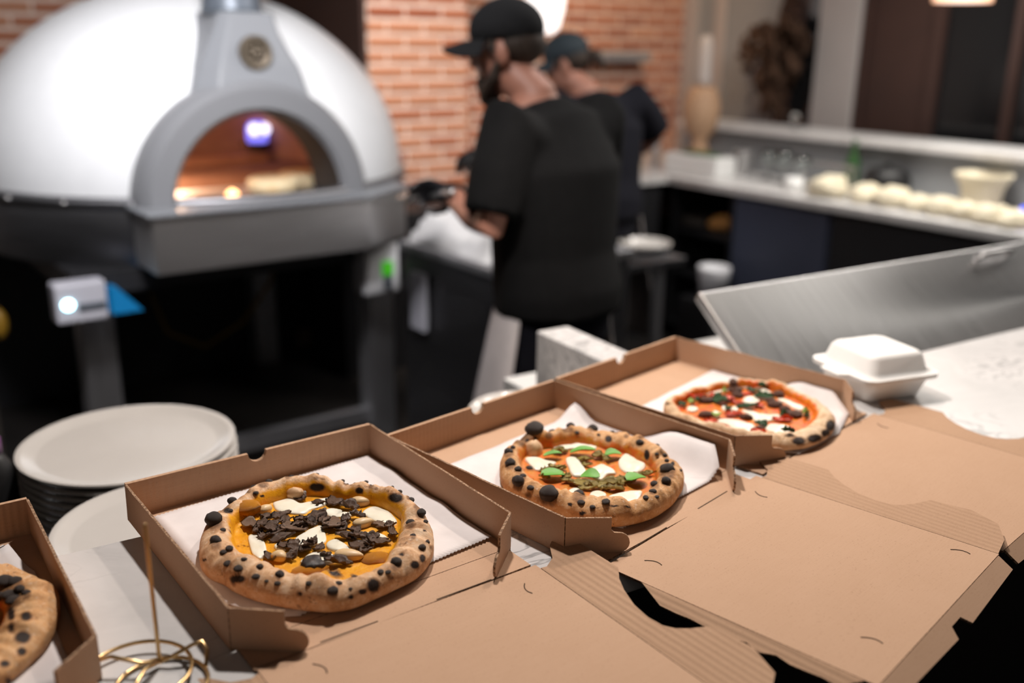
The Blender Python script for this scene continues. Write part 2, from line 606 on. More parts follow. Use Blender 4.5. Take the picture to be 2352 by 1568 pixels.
        if bevel:
            b = o.modifiers.new('bevel', 'BEVEL')
            b.width = bevel
            b.segments = 2
            b.limit_method = 'ANGLE'
        return o


def auto_smooth(o, deg=35):
    o.data.set_sharp_from_angle(angle=R(deg))
    return o


def link_copy(src, parent=None, loc=None, rot=None, scale=None):
    c = src.copy()
    COL.objects.link(c)
    c.parent = parent
    if loc is not None:
        c.location = loc
    if rot is not None:
        c.rotation_euler = rot
    if scale is not None:
        c.scale = scale
    return c


def nz(x, y, z=0.0):
    return noise.noise(Vector((x, y, z)))


def catmull(pts, per=5):
    out = []
    n = len(pts)
    for i in range(n):
        p0, p1, p2, p3 = (Vector(pts[(i + k) % n]) for k in (-1, 0, 1, 2))
        for k in range(per):
            t = k / per
            out.append(0.5 * ((2 * p1) + (p2 - p0) * t + (2 * p0 - 5 * p1 + 4 * p2 - p3) * t * t + (3 * p1 - p0 - 3 * p2 + p3) * t ** 3))
    return out

# ================================================================== the room
fl = MB().box(-9, 9, -3, 12, -0.05, 0).build('floor', 'floor')
tag(fl, 'dark kitchen floor seen between the counters', kind='structure')
ce = MB().box(-9, 9, -3, 12, 3.3, 3.35).build('ceiling', 'ceil')
tag(ce, 'dark ceiling above the kitchen', kind='structure')

KR = R(35.5)
WV = 5.0                                             # brick wall plane (v)
U_END = KIT.at_v(1572, 200, WV).x                    # corner with the window wall
P0, P1 = KIT.at_v(845, 200, 4.72).x, KIT.at_v(1071, 200, 4.72).x
WL = 5.95                                            # the wall steps back behind the oven
wb = MB().box(P1 - .05, U_END, WV, WV + 0.15, 0, 3.3).build('wall_back', 'mortar', rz=KR)
tag(wb, 'warm lit red brick wall behind the cooks', kind='structure')
wl0 = MB().box(-2.5, P0 + .05, WL, WL + 0.15, 0, 3.3).build('wall_left', 'mortar', rz=KR)
tag(wl0, 'shadowed brick wall set back behind the oven', kind='structure')
wp = MB().box(P0, P1, 4.72, WL, 0, 3.3).build('wall_pier', 'mortar', rz=KR)
tag(wp, 'brightly lit brick pier beside the oven', kind='structure')

brick_src = []
for mname in ('brick', 'brick_b', 'brick_c'):
    b = MB().box(-0.102, 0.102, -0.012, 0.004, -0.023, 0.023).build('brick', mname)
    brick_src.append(b)
used_src = [False] * 3


def lay_bricks(parent, u0, u1, v, z0, courses, skip=None):
    n = 0
    for c in range(courses):
        z = z0 + c * 0.075
        u = u0 + (0.1125 if c % 2 else 0.0)
        while u - 0.1075 < u1:
            a, b_ = max(u - 0.1075, u0), min(u + 0.1075, u1)
            if b_ - a > 0.03 and not (skip and skip(0.5 * (a + b_))):
                k = random.choices((0, 1, 2), (5, 4, 2))[0]
                if not used_src[k]:
                    o = brick_src[k]
                    used_src[k] = True
                    o.parent = parent
                else:
                    o = link_copy(brick_src[k], parent)
                o.location = ((a + b_) / 2, v + random.uniform(-.002, .002), z)
                o.scale = ((b_ - a) / 0.215, 1, 1)
                n += 1
            u += 0.225
    return n


uL = KIT.at_v(-30, 60, WL).x
lay_bricks(wb, P1, U_END, WV, 0.93, 15)
lay_bricks(wl0, uL, P0, WL, 1.38, 9)
lay_bricks(wp, P0, P1, 4.72, 0.78, 18)

# window wall on the far right
UR = U_END
wr = MB().box(UR, UR + 0.15, -2.0, WV + 0.15, 0, 3.3).build('wall_right', 'wall_grey', rz=KR)
tag(wr, 'dim grey wall beyond the far counter', kind='structure')


def right_panel(name, x0, x1, mname, t, z0=0.0, z1=3.3, label=None):
    va, vb = KIT.at_u(x0, 150, UR).y, KIT.at_u(x1, 150, UR).y
    o = MB().box(UR - t, UR - 0.001, vb, va, z0, z1).build(name, mname, rz=KR, bevel=0.006)
    return tag(o, label, kind='structure')


right_panel('trim_1', 1572, 1604, 'trim', 0.06, label='pale trim at the end of the brick wall')
right_panel('trim_2', 1640, 1662, 'trim', 0.02, label='narrow pale moulding on the grey wall')
right_panel('door_1', 1792, 1888, 'glass_dark', 0.03, label='dark doorway in the far wall')
right_panel('trim_3', 1890, 1984, 'trim', 0.08, label='pale post beside the dark window')
w1 = right_panel('window_1', 1988, 2700, 'glass_dark', 0.02, label='dark night window on the far wall')
for x0, x1 in ((1986, 2004), (2146, 2170), (2330, 2352)):
    va, vb = KIT.at_u(x0, 150, UR).y, KIT.at_u(x1, 150, UR).y
    MB().box(UR - 0.06, UR - 0.015, vb, va, 0, 3.3).build('window_frame', 'wall_dark', w1)
va, vb = KIT.at_u(2004, 150, UR).y, KIT.at_u(2146, 150, UR).y
MB().box(UR - 0.035, UR - 0.018, vb, va, 0, 3.3).build('brown_reflection', 'wall_dark', w1)  # brown sheet standing for reflections in the dark window

# ================================================================== the bar
BR_ = R(32.1)
BT = 1.06
bar = empty('bar_counter', (0, 0, 0), BR_)
tag(bar, 'narrow white marble bar ledge under the open pizza boxes', 'counter')
MB().box(-0.8, 3.4, 0.735, 1.087, BT - 0.03, BT).build('marble_top', 'marble', bar, bevel=0.003)
MB().box(-0.8, 3.4, 0.83, 1.04, 0, BT - 0.03).build('bar_wall', 'wall_front', bar)

up = MB().box(1.04, 1.117, 1.09, 1.565, 0.0, 1.0595).build('marble_upstand', 'marble', rz=BR_, bevel=0.004)
tag(up, 'upright white marble block standing behind the middle pizza boxes', 'marble block')

prep = empty('prep_table', (0, 0, 0), BR_)
tag(prep, 'steel prep table with its long brushed lid tilted open behind the bar', 'prep table')
MB().prism([(1.12, 1.10), (3.3, 1.10), (3.3, 1.74), (1.07, 1.74), (1.07, 1.585), (1.12, 1.585)], 0.87, 0.90).build('worktop', 'white_gloss', prep, bevel=0.003)
MB().box(1.14, 3.28, 1.12, 1.70, 0.0, 0.87).build('cabinet_body', 'steel_dark', prep)
LT = Matrix.Translation((1.29, 1.105, 0.953)) @ Matrix.Rotation(R(37), 4, 'X')
lid_len = 0.332
plid = MB().box(0, 1.95, 0, lid_len, -0.022, 0, T=LT).build('lid', 'steel_lid', prep, bevel=0.004)
hp = BAR.at_z(2252, 583, 1.135).x - 1.29
MB().tube([LT @ Vector((hp - .06, lid_len - .03, 0)), LT @ Vector((hp - .06, lid_len - .035, .022)),
           LT @ Vector((hp + .06, lid_len - .035, .022)), LT @ Vector((hp + .06, lid_len - .03, 0))], 0.006, 10).build('handle', 'steel', plid, smooth=True)
MB().box(1.30, 3.2, 1.112, 1.135, 0.90, 0.96).build('hinge_rail', 'steel_dark', prep)

# low shelf with the plates
sh = empty('plate_shelf', (0, 0, 0), BR_)
tag(sh, 'low dark steel shelf carrying the stacks of white plates', 'shelf')
SZ = 0.80
MB().box(-0.35, 0.50, 1.10, 1.87, SZ - 0.03, SZ).build('shelf_top', 'steel_dark', sh)
for x in (-0.32, 0.47):
    for y in (1.14, 1.83):
        MB().box(x - .02, x + .02, y - .02, y + .02, 0, SZ - 0.03).build('leg', 'steel_dark', sh)


def plate_mesh(r):
    t = 0.0135
    p = [(r * .60, 0.0), (r * .62, 0.001), (r * .80, 0.003), (r * .97, t - .003), (r, t), (r * .995, t + .003),
         (r * .965, t + .0035), (r * .93, t + .0015), (r * .84, 0.0075), (r * .80, 0.0068), (r * .4, 0.0065), (0.001, 0.0065)]
    return MB().lathe(p, 72)


ORD = ['topmost', 'second', 'third', 'fourth', 'fifth', 'sixth', 'seventh', 'eighth', 'ninth', 'tenth', 'eleventh', 'twelfth', 'thirteenth']


def plate_stack(x, y, r, top, n, what, group):
    src = None
    for k in range(n):
        z = top - 0.014 - k * 0.0128
        if src is None:
            o = src = plate_mesh(r).build('dinner_plate', 'plate', smooth=True)
            auto_smooth(o, 40)
        else:
            o = link_copy(src)
        o.location = (x + random.uniform(-.0015, .0015), y + random.uniform(-.0015, .0015), z)
        lab = ('topmost white plate of the ' + what) if k == 0 else ('%s white plate from the top of the %s' % (ORD[k], what))
        tag(o, lab, 'plate', group)


plate_stack(-0.665, 1.56, 0.180, 0.94, 10, 'large stack beside the bar', 'large plates in the tall stack')
plate_stack(-0.475, 1.20, 0.146, 0.975, 3, 'short stack just behind the bar edge', 'plates in the short stack')
p3 = BAR.w(0.93, 1.44)
plate_stack(p3.x, p3.y, 0.105, 0.95, 2, 'small pile behind the middle pizza box', 'small plates behind the middle box')
# what the small stacks stand on
rs = MB().box(0.06, 0.42, 1.10, 1.40, SZ, 0.975 - 0.014 - 2 * 0.0128).build('riser_box', 'steel_dark', rz=BR_)
tag(rs, 'dark riser under the short stack of plates', 'riser')
rs2 = MB().box(0.84, 1.02, 1.33, 1.53, 0, 0.95 - 0.014 - 0.0128).build('plate_pedestal', 'cab_dark', rz=BR_)
tag(rs2, 'dark pedestal under the small plate pile behind the boxes', 'pedestal')
# dark bottle at the left frame edge
bw = at_z(2, 1085, 0.93)
bt = empty('sauce_bottle', (bw.x - 0.01, bw.y, SZ))
tag(bt, 'dark bottle with a purple cap at the left frame edge', 'bottle')
MB().lathe([(.03, 0), (.032, .02), (.032, .13), (.02, .155), (.014, .165)], 20).build('bottle_body', 'black', bt, smooth=True)
MB().lathe([(.016, .165), (.016, .19), (.010, .194)], 20).build('cap', 'purple', bt, smooth=True)

# ================================================================== the oven
OR_ = R(37.5)
ov = empty('pizza_oven', (0, 0, 0), OR_)
tag(ov, 'large white domed pizza oven with a grey arched mouth and steel shelf', 'oven')
DC = Vector((1.405, 3.985, 1.10))
DA, DH = 0.836, 0.711
mb = MB()
nt, npz = 96, 36
grid = []
for j in range(npz + 1):
    ph = 0.5 * math.pi * j / npz
    for i in range(nt):
        a = 2 * math.pi * i / nt
        grid.append(Vector((DC.x + DA * math.cos(a) * math.cos(ph), DC.y + DA * math.sin(a) * math.cos(ph), DC.z + DH * math.sin(ph))))
fs = []
for j in range(npz):
    for i in range(nt):
        k = (i + 1) % nt
        q = (j * nt + i, j * nt + k, (j + 1) * nt + k, (j + 1) * nt + i)
        c = sum((grid[x] for x in q), Vector()) / 4
        if c.y < 3.7 and ((c.x - 1.35) / .37) ** 2 + ((c.z - 1.072) / .37) ** 2 < 1:
            continue
        fs.append(q)
mb.add(grid, fs)
mb.build('dome', 'dome', ov, smooth=True)

AX, AZ = 1.35, 1.072                                 # arch centre


def arch_ring(rows, n=48):
    """rows of (half width, height, v): skinned half ellipses"""
    m_ = MB()
    vs_, f_ = [], []
    for w, h, v in rows:
        for i in range(n + 1):
            a = math.pi * i / n
            vs_.append(Vector((AX + w * math.cos(a), v, AZ + h * math.sin(a))))
    for r in range(len(rows) - 1):
        for i in range(n):
            f_.append((r * (n + 1) + i, r * (n + 1) + i + 1, (r + 1) * (n + 1) + i + 1, (r + 1) * (n + 1) + i))
    m_.add(vs_, f_)
    return m_


auto_smooth(arch_ring([(.425, .415, 3.52), (.418, .412, 3.24), (.408, .404, 3.20), (.386, .384, 3.175), (.318, .318, 3.172), (.302, .304, 3.19)]).build('arch_surround', 'grey_paint', ov, smooth=True), 40)
arch_ring([(.302, .304, 3.19), (.300, .302, 3.40), (.315, .315, 3.44)]).build('mouth_tunnel', 'soot', ov, smooth=True)

# chamber
mb = MB()
grid, fs = [], []
for j in range(19):
    ph = 0.5 * math.pi * j / 18
    for i in range(64):
        a = 2 * math.pi * i / 64
        grid.append(Vector((1.38 + .68 * math.cos(a) * math.cos(ph), 3.99 + .68 * math.sin(a) * math.cos(ph), 1.062 + .43 * math.sin(ph))))
for j in range(18):
    for i in range(64):
        k = (i + 1) % 64
        q = (j * 64 + i, j * 64 + k, (j + 1) * 64 + k, (j + 1) * 64 + i)
        c = sum((grid[x] for x in q), Vector()) / 4
        if c.y < 3.7 and abs(c.x - 1.35) < 0.33 and c.z < 1.39:
            continue
        fs.append(q)
mb.add(grid, fs)
mb.build('chamber', 'firebrick', ov, smooth=True)
MB().lathe([(.70, 1.055), (.70, 1.066)], 64, Matrix.Translation((1.38, 3.99, 0))).build('oven_floor', 'firefloor', ov)
MB().box(1.05, 1.65, 3.15, 3.6, 1.05, 1.0665).build('mouth_floor', 'firefloor', ov)
p = OV.at_v(592, 352, 4.45)
MB().box(1.02, 1.86, 4.30, 4.44, p.z - 0.05, p.z + 0.01).build('brick_ledge', 'firebrick', ov, bevel=.01)
p = OV.at_v(560, 330, 4.5)
MB().box(p.x - .012, p.x + .012, 4.49, 4.52, p.z - 0.01, p.z + .10).build('burner_pipe', 'soot', ov)
p = OV.at_v(592, 333, 4.36)
MB().lathe([(.045, 0), (.050, .02), (.050, .035)], 20, Matrix.Translation((p.x, 4.36, p.z - 0.02))).build('burner', 'soot', ov, smooth=True)
fb = MB().lathe([(.044, 0), (.048, .03), (.046, .07), (.03, .09)], 20, Matrix.Translation((p.x, 4.36, p.z + .015))).build('flame', 'flame_blue', ov, smooth=True)
for dx in (-.025, .025):
    MB().ball((p.x + dx, 4.33, p.z + .075), (.024, .03, .026), 14, 10).build('flame_tip', 'flame_white', fb, smooth=True)
p = OV.at_z(535, 460, 1.07)
MB().lathe([(.020, 0), (.026, .016), (.018, .034), (.004, .044)], 18, Matrix.Translation((p.x, p.y, 1.066))).build('flame', 'flame_orange', ov, smooth=True)
lf = bpy.data.lights.new('oven_fire_light', 'POINT')
lf.energy, lf.color, lf.shadow_soft_size = 7.5, (1.0, 0.62, 0.38), 0.05
lo = bpy.data.objects.new('oven_fire_light', lf)
COL.objects.link(lo)
lo.location = OV.w(1.22, 3.85, 1.28)

# skirt and shelf
mb = MB().lathe([(.842, .875), (.846, .885), (.846, 1.075), (.838, 1.10)], 96, Matrix.Translation((DC.x, DC.y, 0)), close=False)
auto_smooth(mb.build('skirt', 'steel_dark', ov, smooth=True))
sk = MB().lathe([(.850, 1.070), (.856, 1.078), (.856, 1.098), (.836, 1.106)], 96, Matrix.Translation((DC.x, DC.y, 0)), close=False)
skb = sk.build('skirt_band', 'steel_dark', ov, smooth=True)
for px in (15, 140, 300):
    a0 = None
    best = None
    for i in range(400):
        a = math.pi + math.pi * i / 400
        w = OV.w(DC.x + .858 * math.cos(a), DC.y + .858 * math.sin(a), 1.088)
        d = w - Vector((0, 0, ZC))
        D = d.y * CP - d.z * SP
        x = 1176 + F_PX * d.x / D
        if best is None or abs(x - px) < best[0]:
            best = (abs(x - px), a)
    a = best[1]
    MB().ball((DC.x + .858 * math.cos(a), DC.y + .858 * math.sin(a), 1.088), .008, 10, 7).build('bolt', 'steel', skb, smooth=True)
SHP = [(.932, 3.08), (1.71, 3.08), (1.95, 3.23), (1.95, 3.6), (.932, 3.6)]
MB().prism(SHP, 0.885, 1.072).build('front_shelf', 'steel', ov, bevel=.004)
MB().prism([(.915, 3.064), (1.714, 3.064), (1.962, 3.222), (1.962, 3.6), (1.70, 3.6), (1.66, 3.20), (1.04, 3.20), (1.00, 3.6), (.915, 3.6)], 1.072, 1.084).build('shelf_lip', 'grey_hood', ov, bevel=.003)
MB().box(.72, 2.0, 3.28, 4.7, 0.80, 0.875).build('base_plate', 'cab_dark', ov)
ul = OV.at_v(225, 820, 3.42).x
ur = OV.at_v(865, 800, 3.42).x
for lu, lv in ((ul, 3.42), (ur, 3.42), (ul + .30, 4.6), (ur, 4.6)):
    MB().box(lu - .055, lu + .055, lv - .055, lv + .055, 0, .80).build('leg', 'steel_mid', ov, bevel=.006)
MB().box(ul + .055, ur - .055, 3.40, 3.44, .07, .13).build('lower_rail', 'steel_mid', ov)
MB().box(ul - .5, ur + .9, 4.66, 4.68, 0.0, .875).build('dark_backing', 'cab_dark', ov)  # widened dark sheet standing for the shade under the oven

# hood, pipe, medallion
mb = MB()
rings = []
zb = OV.at_v(560, 26, 3.30).z
HP = [(235, 440, 722), (205, 450, 710), (178, 456, 700), (150, 462, 688), (125, 470, 670), (100, 478, 655), (75, 486, 641), (50, 493, 632), (27, 500, 625)]
for k, (py, xl, xr) in enumerate(HP):
    t = k / 8
    vf = 3.185 + 0.115 * t
    a_, b_ = OV.at_v(xl, py, vf + .04), OV.at_v(xr, py, vf + .02)
    z = (a_.z + b_.z) / 2
    ch = 0.075 * (1 - .6 * t)
    rings.append([Vector(q) for q in ((a_.x, vf + ch, z), (a_.x + ch * .9, vf, z), (b_.x - ch * .3, vf, z), (b_.x, vf + ch * .5, z),
                                      (b_.x, 3.85, z), (a_.x, 3.85, z))])
vs_ = [q for r_ in rings for q in r_]
fs = []
for k in range(8):
    for i in range(6):
        j = (i + 1) % 6
        fs.append((k * 6 + i, k * 6 + j, (k + 1) * 6 + j, (k + 1) * 6 + i))
fs.append(tuple(range(48, 54)))
mb.add(vs_, fs)
mb.build('hood', 'grey_hood', ov, bevel=.006)
uc = OV.at_v(562, 28, 3.30).x
MB().lathe([(.104, zb - .005), (.104, zb + .012), (.098, zb + .02), (.098, 3.3)], 40, Matrix.Translation((uc, 3.41, 0))).build('chimney_pipe', 'pipe', ov, smooth=True)
p = OV.at_v(587, 121, 3.225)
MT = Matrix.Translation((p.x, 3.222, p.z)) @ Matrix.Rotation(R(90), 4, 'X')
md = MB().lathe([(.056, -.02), (.056, .006), (.050, .010), (.047, .006), (.001, .006)], 36, MT).build('medallion', 'bronze', ov, smooth=True)
mb = MB()
for k in range(7):
    a = 2 * math.pi * k / 7
    mb.ball(MT @ Vector((.026 * math.cos(a), .026 * math.sin(a), .007)), .009, 8, 6)
mb.ball(MT @ Vector((0, 0, .007)), .014, 10, 7)
mb.build('relief', 'bronze', md, smooth=True)

# control boxes
a, b = OV.at_v(122, 658, 3.20), OV.at_v(252, 730, 3.20)
cb = MB().box(a.x, b.x, 3.20, 3.275, b.z, a.z).build('control_box', 'plastic_grey', ov, bevel=.008)
q = OV.at_v(157, 701, 3.197)
MB().ball((q.x, 3.198, q.z), (.018, .008, .017), 16, 10).build('status_light', 'led_white', cb, smooth=True)
q = OV.at_v(212, 700, 3.197)
MB().box(q.x - .042, q.x + .042, 3.193, 3.201, q.z - .012, q.z + .008).build('display', 'pipe', cb)
q0, q1 = OV.at_v(254, 662, 3.20), OV.at_v(330, 712, 3.20)
MB().prism([(q0.x, q1.z), (q1.x, q1.z), (q0.x + .02, q0.z), (q0.x, q0.z)], -.06, 0, Matrix.Translation((0, 3.20, 0)) @ Matrix.Rotation(R(90), 4, 'X')).build('blue_reflection', 'screen_blue', cb)  # blue screen reflection put in as a wedge that glows by itself
a, b = OV.at_v(838, 566, 3.20), OV.at_v(920, 670, 3.20)
cb = MB().box(a.x, b.x, 3.20, 3.30, b.z, a.z).build('control_box', 'plastic_white', ov, bevel=.015)
q0, q1 = OV.at_v(878, 602, 3.198), OV.at_v(902, 630, 3.198)
MB().box(q0.x, q1.x, 3.193, 3.201, q1.z, q0.z).build('screen', 'led_green', cb)
q0, q1 = OV.at_v(882, 632, 3.198), OV.at_v(900, 662, 3.198)
MB().box(q0.x, q1.x, 3.193, 3.201, q1.z, q0.z).build('switch', 'pipe', cb)

# bread baking inside
def flat_bread(name, px, py, r, label):
    w = at_z(px, py, 1.07)
    mb_ = MB().lathe([(r * .9, 0), (r, .014), (r * .97, .045), (r * .8, .056), (r * .55, .046), (.002, .050)], 32)
    o = mb_.build(name, 'dough', smooth=True, loc=(w.x, w.y, 1.0668))
    return tag(o, label, 'pizza')


flat_bread('baking_pizza', 630, 438, 0.100, 'pale pizza baking near the mouth of the white oven')
flat_bread('baking_pizza', 690, 424, 0.085, 'golden pizza baking deeper and further right in the oven')

# hose, outlets and hanging board under the oven
hs = [OV.w(*q) for q in ((1.15, 3.9, .62), (1.20, 3.9, .45), (1.35, 3.9, .36), (1.52, 3.9, .44), (1.66, 3.9, .60), (1.72, 3.9, .79))]
tag(MB().tube(hs, .008, 8).build('gas_hose', 'yellow', smooth=True), 'thin yellow gas hose sagging in the dark under the oven', 'hose')
for py, hh, lab in ((775, .05, 'square beige outlet plate in the dark under the oven'), (848, .028, 'flat beige outlet plate below the square one')):
    q = OV.at_v(705, py, 4.645)
    tag(MB().box(q.x - .05, q.x + .05, 4.64, 4.658, q.z - hh, q.z + hh).build('outlet_plate', 'outlet', rz=OR_, bevel=.004), lab, 'outlet')
q0, q1 = OV.at_v(10, 612, 3.75), OV.at_v(108, 722, 3.75)
tag(MB().box(q0.x - .25, min(q1.x, .52), 3.75, 3.80, 0.0, q0.z).build('storage_panel', 'box_brown', rz=OR_), 'brown storage panel standing behind the oven stand at left', 'panel')
q0 = OV.at_v(-4, 745, 3.7)
tag(MB().ball((0, 0, 0), (.035, .03, .06), 12, 8).build('yellow_tag', 'yellow', smooth=True, loc=OV.w(q0.x, 3.71, q0.z)), 'yellow tag hanging at the left frame edge', 'tag')

fill_box = MB().box(2.12, 3.2, 4.10, 4.48, 0.0, 0.80).build('dark_filler_box', 'cab_dark', rz=OR_, bevel=.004)  # invented dark box, keeps the lit pier base from showing
tag(fill_box, 'added low dark box darkening the gap behind the steel cabinet', 'cabinet')

cl = MB().box(P0 - .03, P0 - .0005, 4.715, WL - .001, 0, 3.3).build('pier_shade_panel', 'wall_dark', rz=KR)  # dark panel added in place of shade on the pier's oven side
tag(cl, 'added dark brown panel standing for shade on the side of the brick pier', kind='structure')
# ================================================================== pizza boxes
BW, BL_, BH, CT = 0.33, 0.3257, 0.0471, 0.0028
HINGE = 0.370                                        # lid fold, measured from the back wall
LIDE = 0.680


def up_plate(p0, p1, poly, t, mside=1):
    """an upright sheet from p0 towards p1: poly in (distance along, height)"""
    d = (Vector(p1) - Vector(p0))
    a = math.atan2(d.y, d.x)
    T = Matrix.Translation((p0[0], p0[1], 0)) @ Matrix.Rotation(a, 4, 'Z') @ Matrix.Rotation(R(90), 4, 'X')
    return MB().prism(poly, -t / 2, t / 2, T, 0, mside)


def wavy(n, l0, l1, y, amp, seed):
    return [(l0 + (l1 - l0) * i / n, y + amp * nz(i * .9 + seed, seed * 3.1)) for i in range(n + 1)]


def notch_wall(w, h, r=0.0125):
    pts = [(0, 0), (w, 0), (w, h), (w / 2 + r, h)]
    for i in range(1, 10):
        a = math.pi * i / 10
        pts.append((w / 2 + r * math.cos(a), h - r * 1.0 * math.sin(a)))
    return pts + [(w / 2 - r, h), (0, h)]


def side_flap_poly(l, w=0.080):
    """lid side flap: x along the fold (0..l), y outwards; tab ends with a deep round cut between"""
    k = w / .080
    pts = [(.009, 0), (.309, 0), (.306, .034), (.290, .066), (.255, .080), (.207, .074), (.195, .054), (.184, .041), (.172, .034), (.153, .032),
           (.129, .036), (.104, .047), (.087, .058), (.072, .073), (-.033, .072), (-.015, .040), (.005, .025), (.012, .008)]
    pts = [(a, b * k) for a, b in pts]
    return pts


def pizza_box(x, y, yaw, label, lf=-70, rf=20, ff=-35, droop=0.0, flaps=(40, 40), lid_x=(0.012, 0.342), twist=0.0, lw=0.080, rw=0.080):
    o = empty('pizza_box', (x, y, BT + 0.0005), R(yaw))
    tag(o, label, 'pizza box', 'open pizza boxes on the bar')
    cm = ['card', 'card_edge']
    Y = lambda v: -v                                  # depth runs towards the customer
    MB().prism([(0.001, Y(BL_)), (BW - .001, Y(BL_)), (BW - .001, 0), (0.001, 0)], 0, CT, mside=1).build('tray_floor', cm, o)
    up_plate((0, 0), (BW, 0), notch_wall(BW, BH), 0.0055, 0).build('back_wall', ['card_flute', 'card_edge'], o)
    hs_ = x * 7 + y
    for xx, sd in ((0.0, 1.3), (BW, 5.7)):
        top = wavy(16, 0.004, BL_, BH, 0.0012, sd + hs_)
        up_plate((xx, Y(0)), (xx, Y(BL_)), [(0, 0), (BL_, 0)] + list(reversed(top)), CT).build('side_wall', cm, o)
    fl_poly = [(0, 0.004), (.062, .002)]
    for i in range(9):                                # rounded locking tab
        a = -math.pi / 2 + math.pi * i / 8
        fl_poly.append((.062 + .0125 * math.cos(a), .0145 + .0125 * math.sin(a)))
    fl_poly += [(.056, .0275), (.0525, .031), (.0525, BH - .001), (0, BH)]
    for xx, sgn, ang in ((0.0, 1, flaps[0]), (BW, -1, flaps[1])):
        d = Vector((sgn * math.cos(R(ang)), -math.sin(R(ang)), 0))
        poly = fl_poly
        up_plate((xx, Y(BL_)), (xx + d.x, Y(BL_) + d.y), poly, CT).build('corner_flap', cm, o)
    MB().prism([(0.004, Y(HINGE)), (BW - .004, Y(HINGE)), (BW - .004, Y(BL_ + .001)), (.004, Y(BL_ + .001))], 0, CT, mside=1).build('hinge_strip', cm, o)
    # lid, turning slightly about the fold
    LTm = (Matrix.Translation((BW / 2, Y(HINGE), 0)) @ Matrix.Rotation(R(twist), 4, 'Z') @ Matrix.Rotation(R(droop), 4, 'X')
           @ Matrix.Translation((-BW / 2, 0, 0)))
    x0, x1 = lid_x
    ll = LIDE - HINGE
    lid = MB().prism([(x0, -ll), (x1, -ll), (x1, -.0006), (x0, -.0006)], 0, CT, LTm, 0, 1).build('lid', cm, o)
    for side, ang, fw in ((-1, lf, lw), (1, rf, rw)):
        if fw < .01:
            continue
        fp = side_flap_poly(ll, fw) if fw > .03 else [(.050, 0), (ll - .012, 0), (ll - .03, fw)] + [(ll - .03 - (ll - .12) * i / 12, fw * (1 + .3 * nz(i * 1.7, x * 9))) for i in range(1, 12)] + [(.085, fw)]
        Tm = LTm @ Matrix.Translation(((x1 if side > 0 else x0) + side * .0008, 0, CT)) @ Matrix.Rotation(R(ang * side), 4, Vector((0, -1, 0))) @ Matrix.Rotation(R(-90), 4, 'Z')
        poly = fp if side > 0 else [(a, -b) for a, b in reversed(fp)]
        MB().prism(poly, -CT, 0, Tm, 0, 1).build('side_flap', ['card_flute', 'card_edge'], lid)
    Tf = LTm @ Matrix.Translation((0, -ll - .0008, CT)) @ Matrix.Rotation(R(-ff), 4, 'X')
    xm = (x0 + x1) / 2
    MB().prism([(x0 + .004, 0), (x0 + .006, -.020), (xm - .020, -.024), (xm - .012, -.012), (xm + .012, -.012), (xm + .020, -.024), (x1 - .006, -.020), (x1 - .004, 0)][::-1],
               -CT, 0, Tf, 0, 1).build('front_flap', cm, lid)
    # slits and crescent cuts
    zt = CT + .0003

    def cut(pts, r=.0009, par=lid, Tm=LTm):
        MB().tube([Tm @ Vector((a, b, zt)) for a, b in pts], [(r, .0004)] * len(pts), 6, ref=(0, 1, 0), caps=False).build('slit', 'slot', par)
    for a, b in ((.072, .134), (.203, .272)):
        cut([(a, 0.002), (b, 0.002)], .0007)
    for cx, cy, s in ((.055, -.035, 1), (.293, -.035, -1), (.078, -.276, 1), (.318, -.276, 1)):
        cut([(cx + s * (.003 - .004 * (t - .35) ** 2 * 4), cy - .010 + .020 * t) for t in (0, .2, .4, .6, .8, 1)], .0006)
    return o


BOXES = [
    (-0.825, 0.819, 35.5, 'open kraft pizza box cut off by the left frame edge', dict(lf=0, rf=0, lw=0, rw=0)),
    (-0.459, 1.0516, 37.3, 'open kraft pizza box holding the orange mushroom pizza', dict(lf=-4, rf=12, rw=.064, droop=0.0, twist=-1.0, lid_x=(.006, .330))),
    (-0.167, 1.2122, 45.0, 'open kraft pizza box holding the basil and green pepper pizza', dict(lf=-22, lw=.017, rf=9, rw=.070, ff=-30, droop=-0.8, twist=2.2)),
    (0.071, 1.4535, 46.5, 'open kraft pizza box beside the white foam container', dict(lf=0, lw=0, rf=0, rw=.096, droop=0.0, lid_x=(0.030, .334), twist=-2.5)),
]
for x, y, a, lab, kw in BOXES:
    pizza_box(x, y, a, lab, **kw)
PZ = BT + 0.0005 + CT                                # inside floor of a tray


def box_local(i, px, py, z=PZ):
    x, y, a, _, _ = BOXES[i]
    p = at_z(px, py, z)
    r = Vector((p.x - x, p.y - y))
    c, s = math.cos(R(a)), math.sin(R(a))
    return r.x * c + r.y * s, -r.x * s + r.y * c


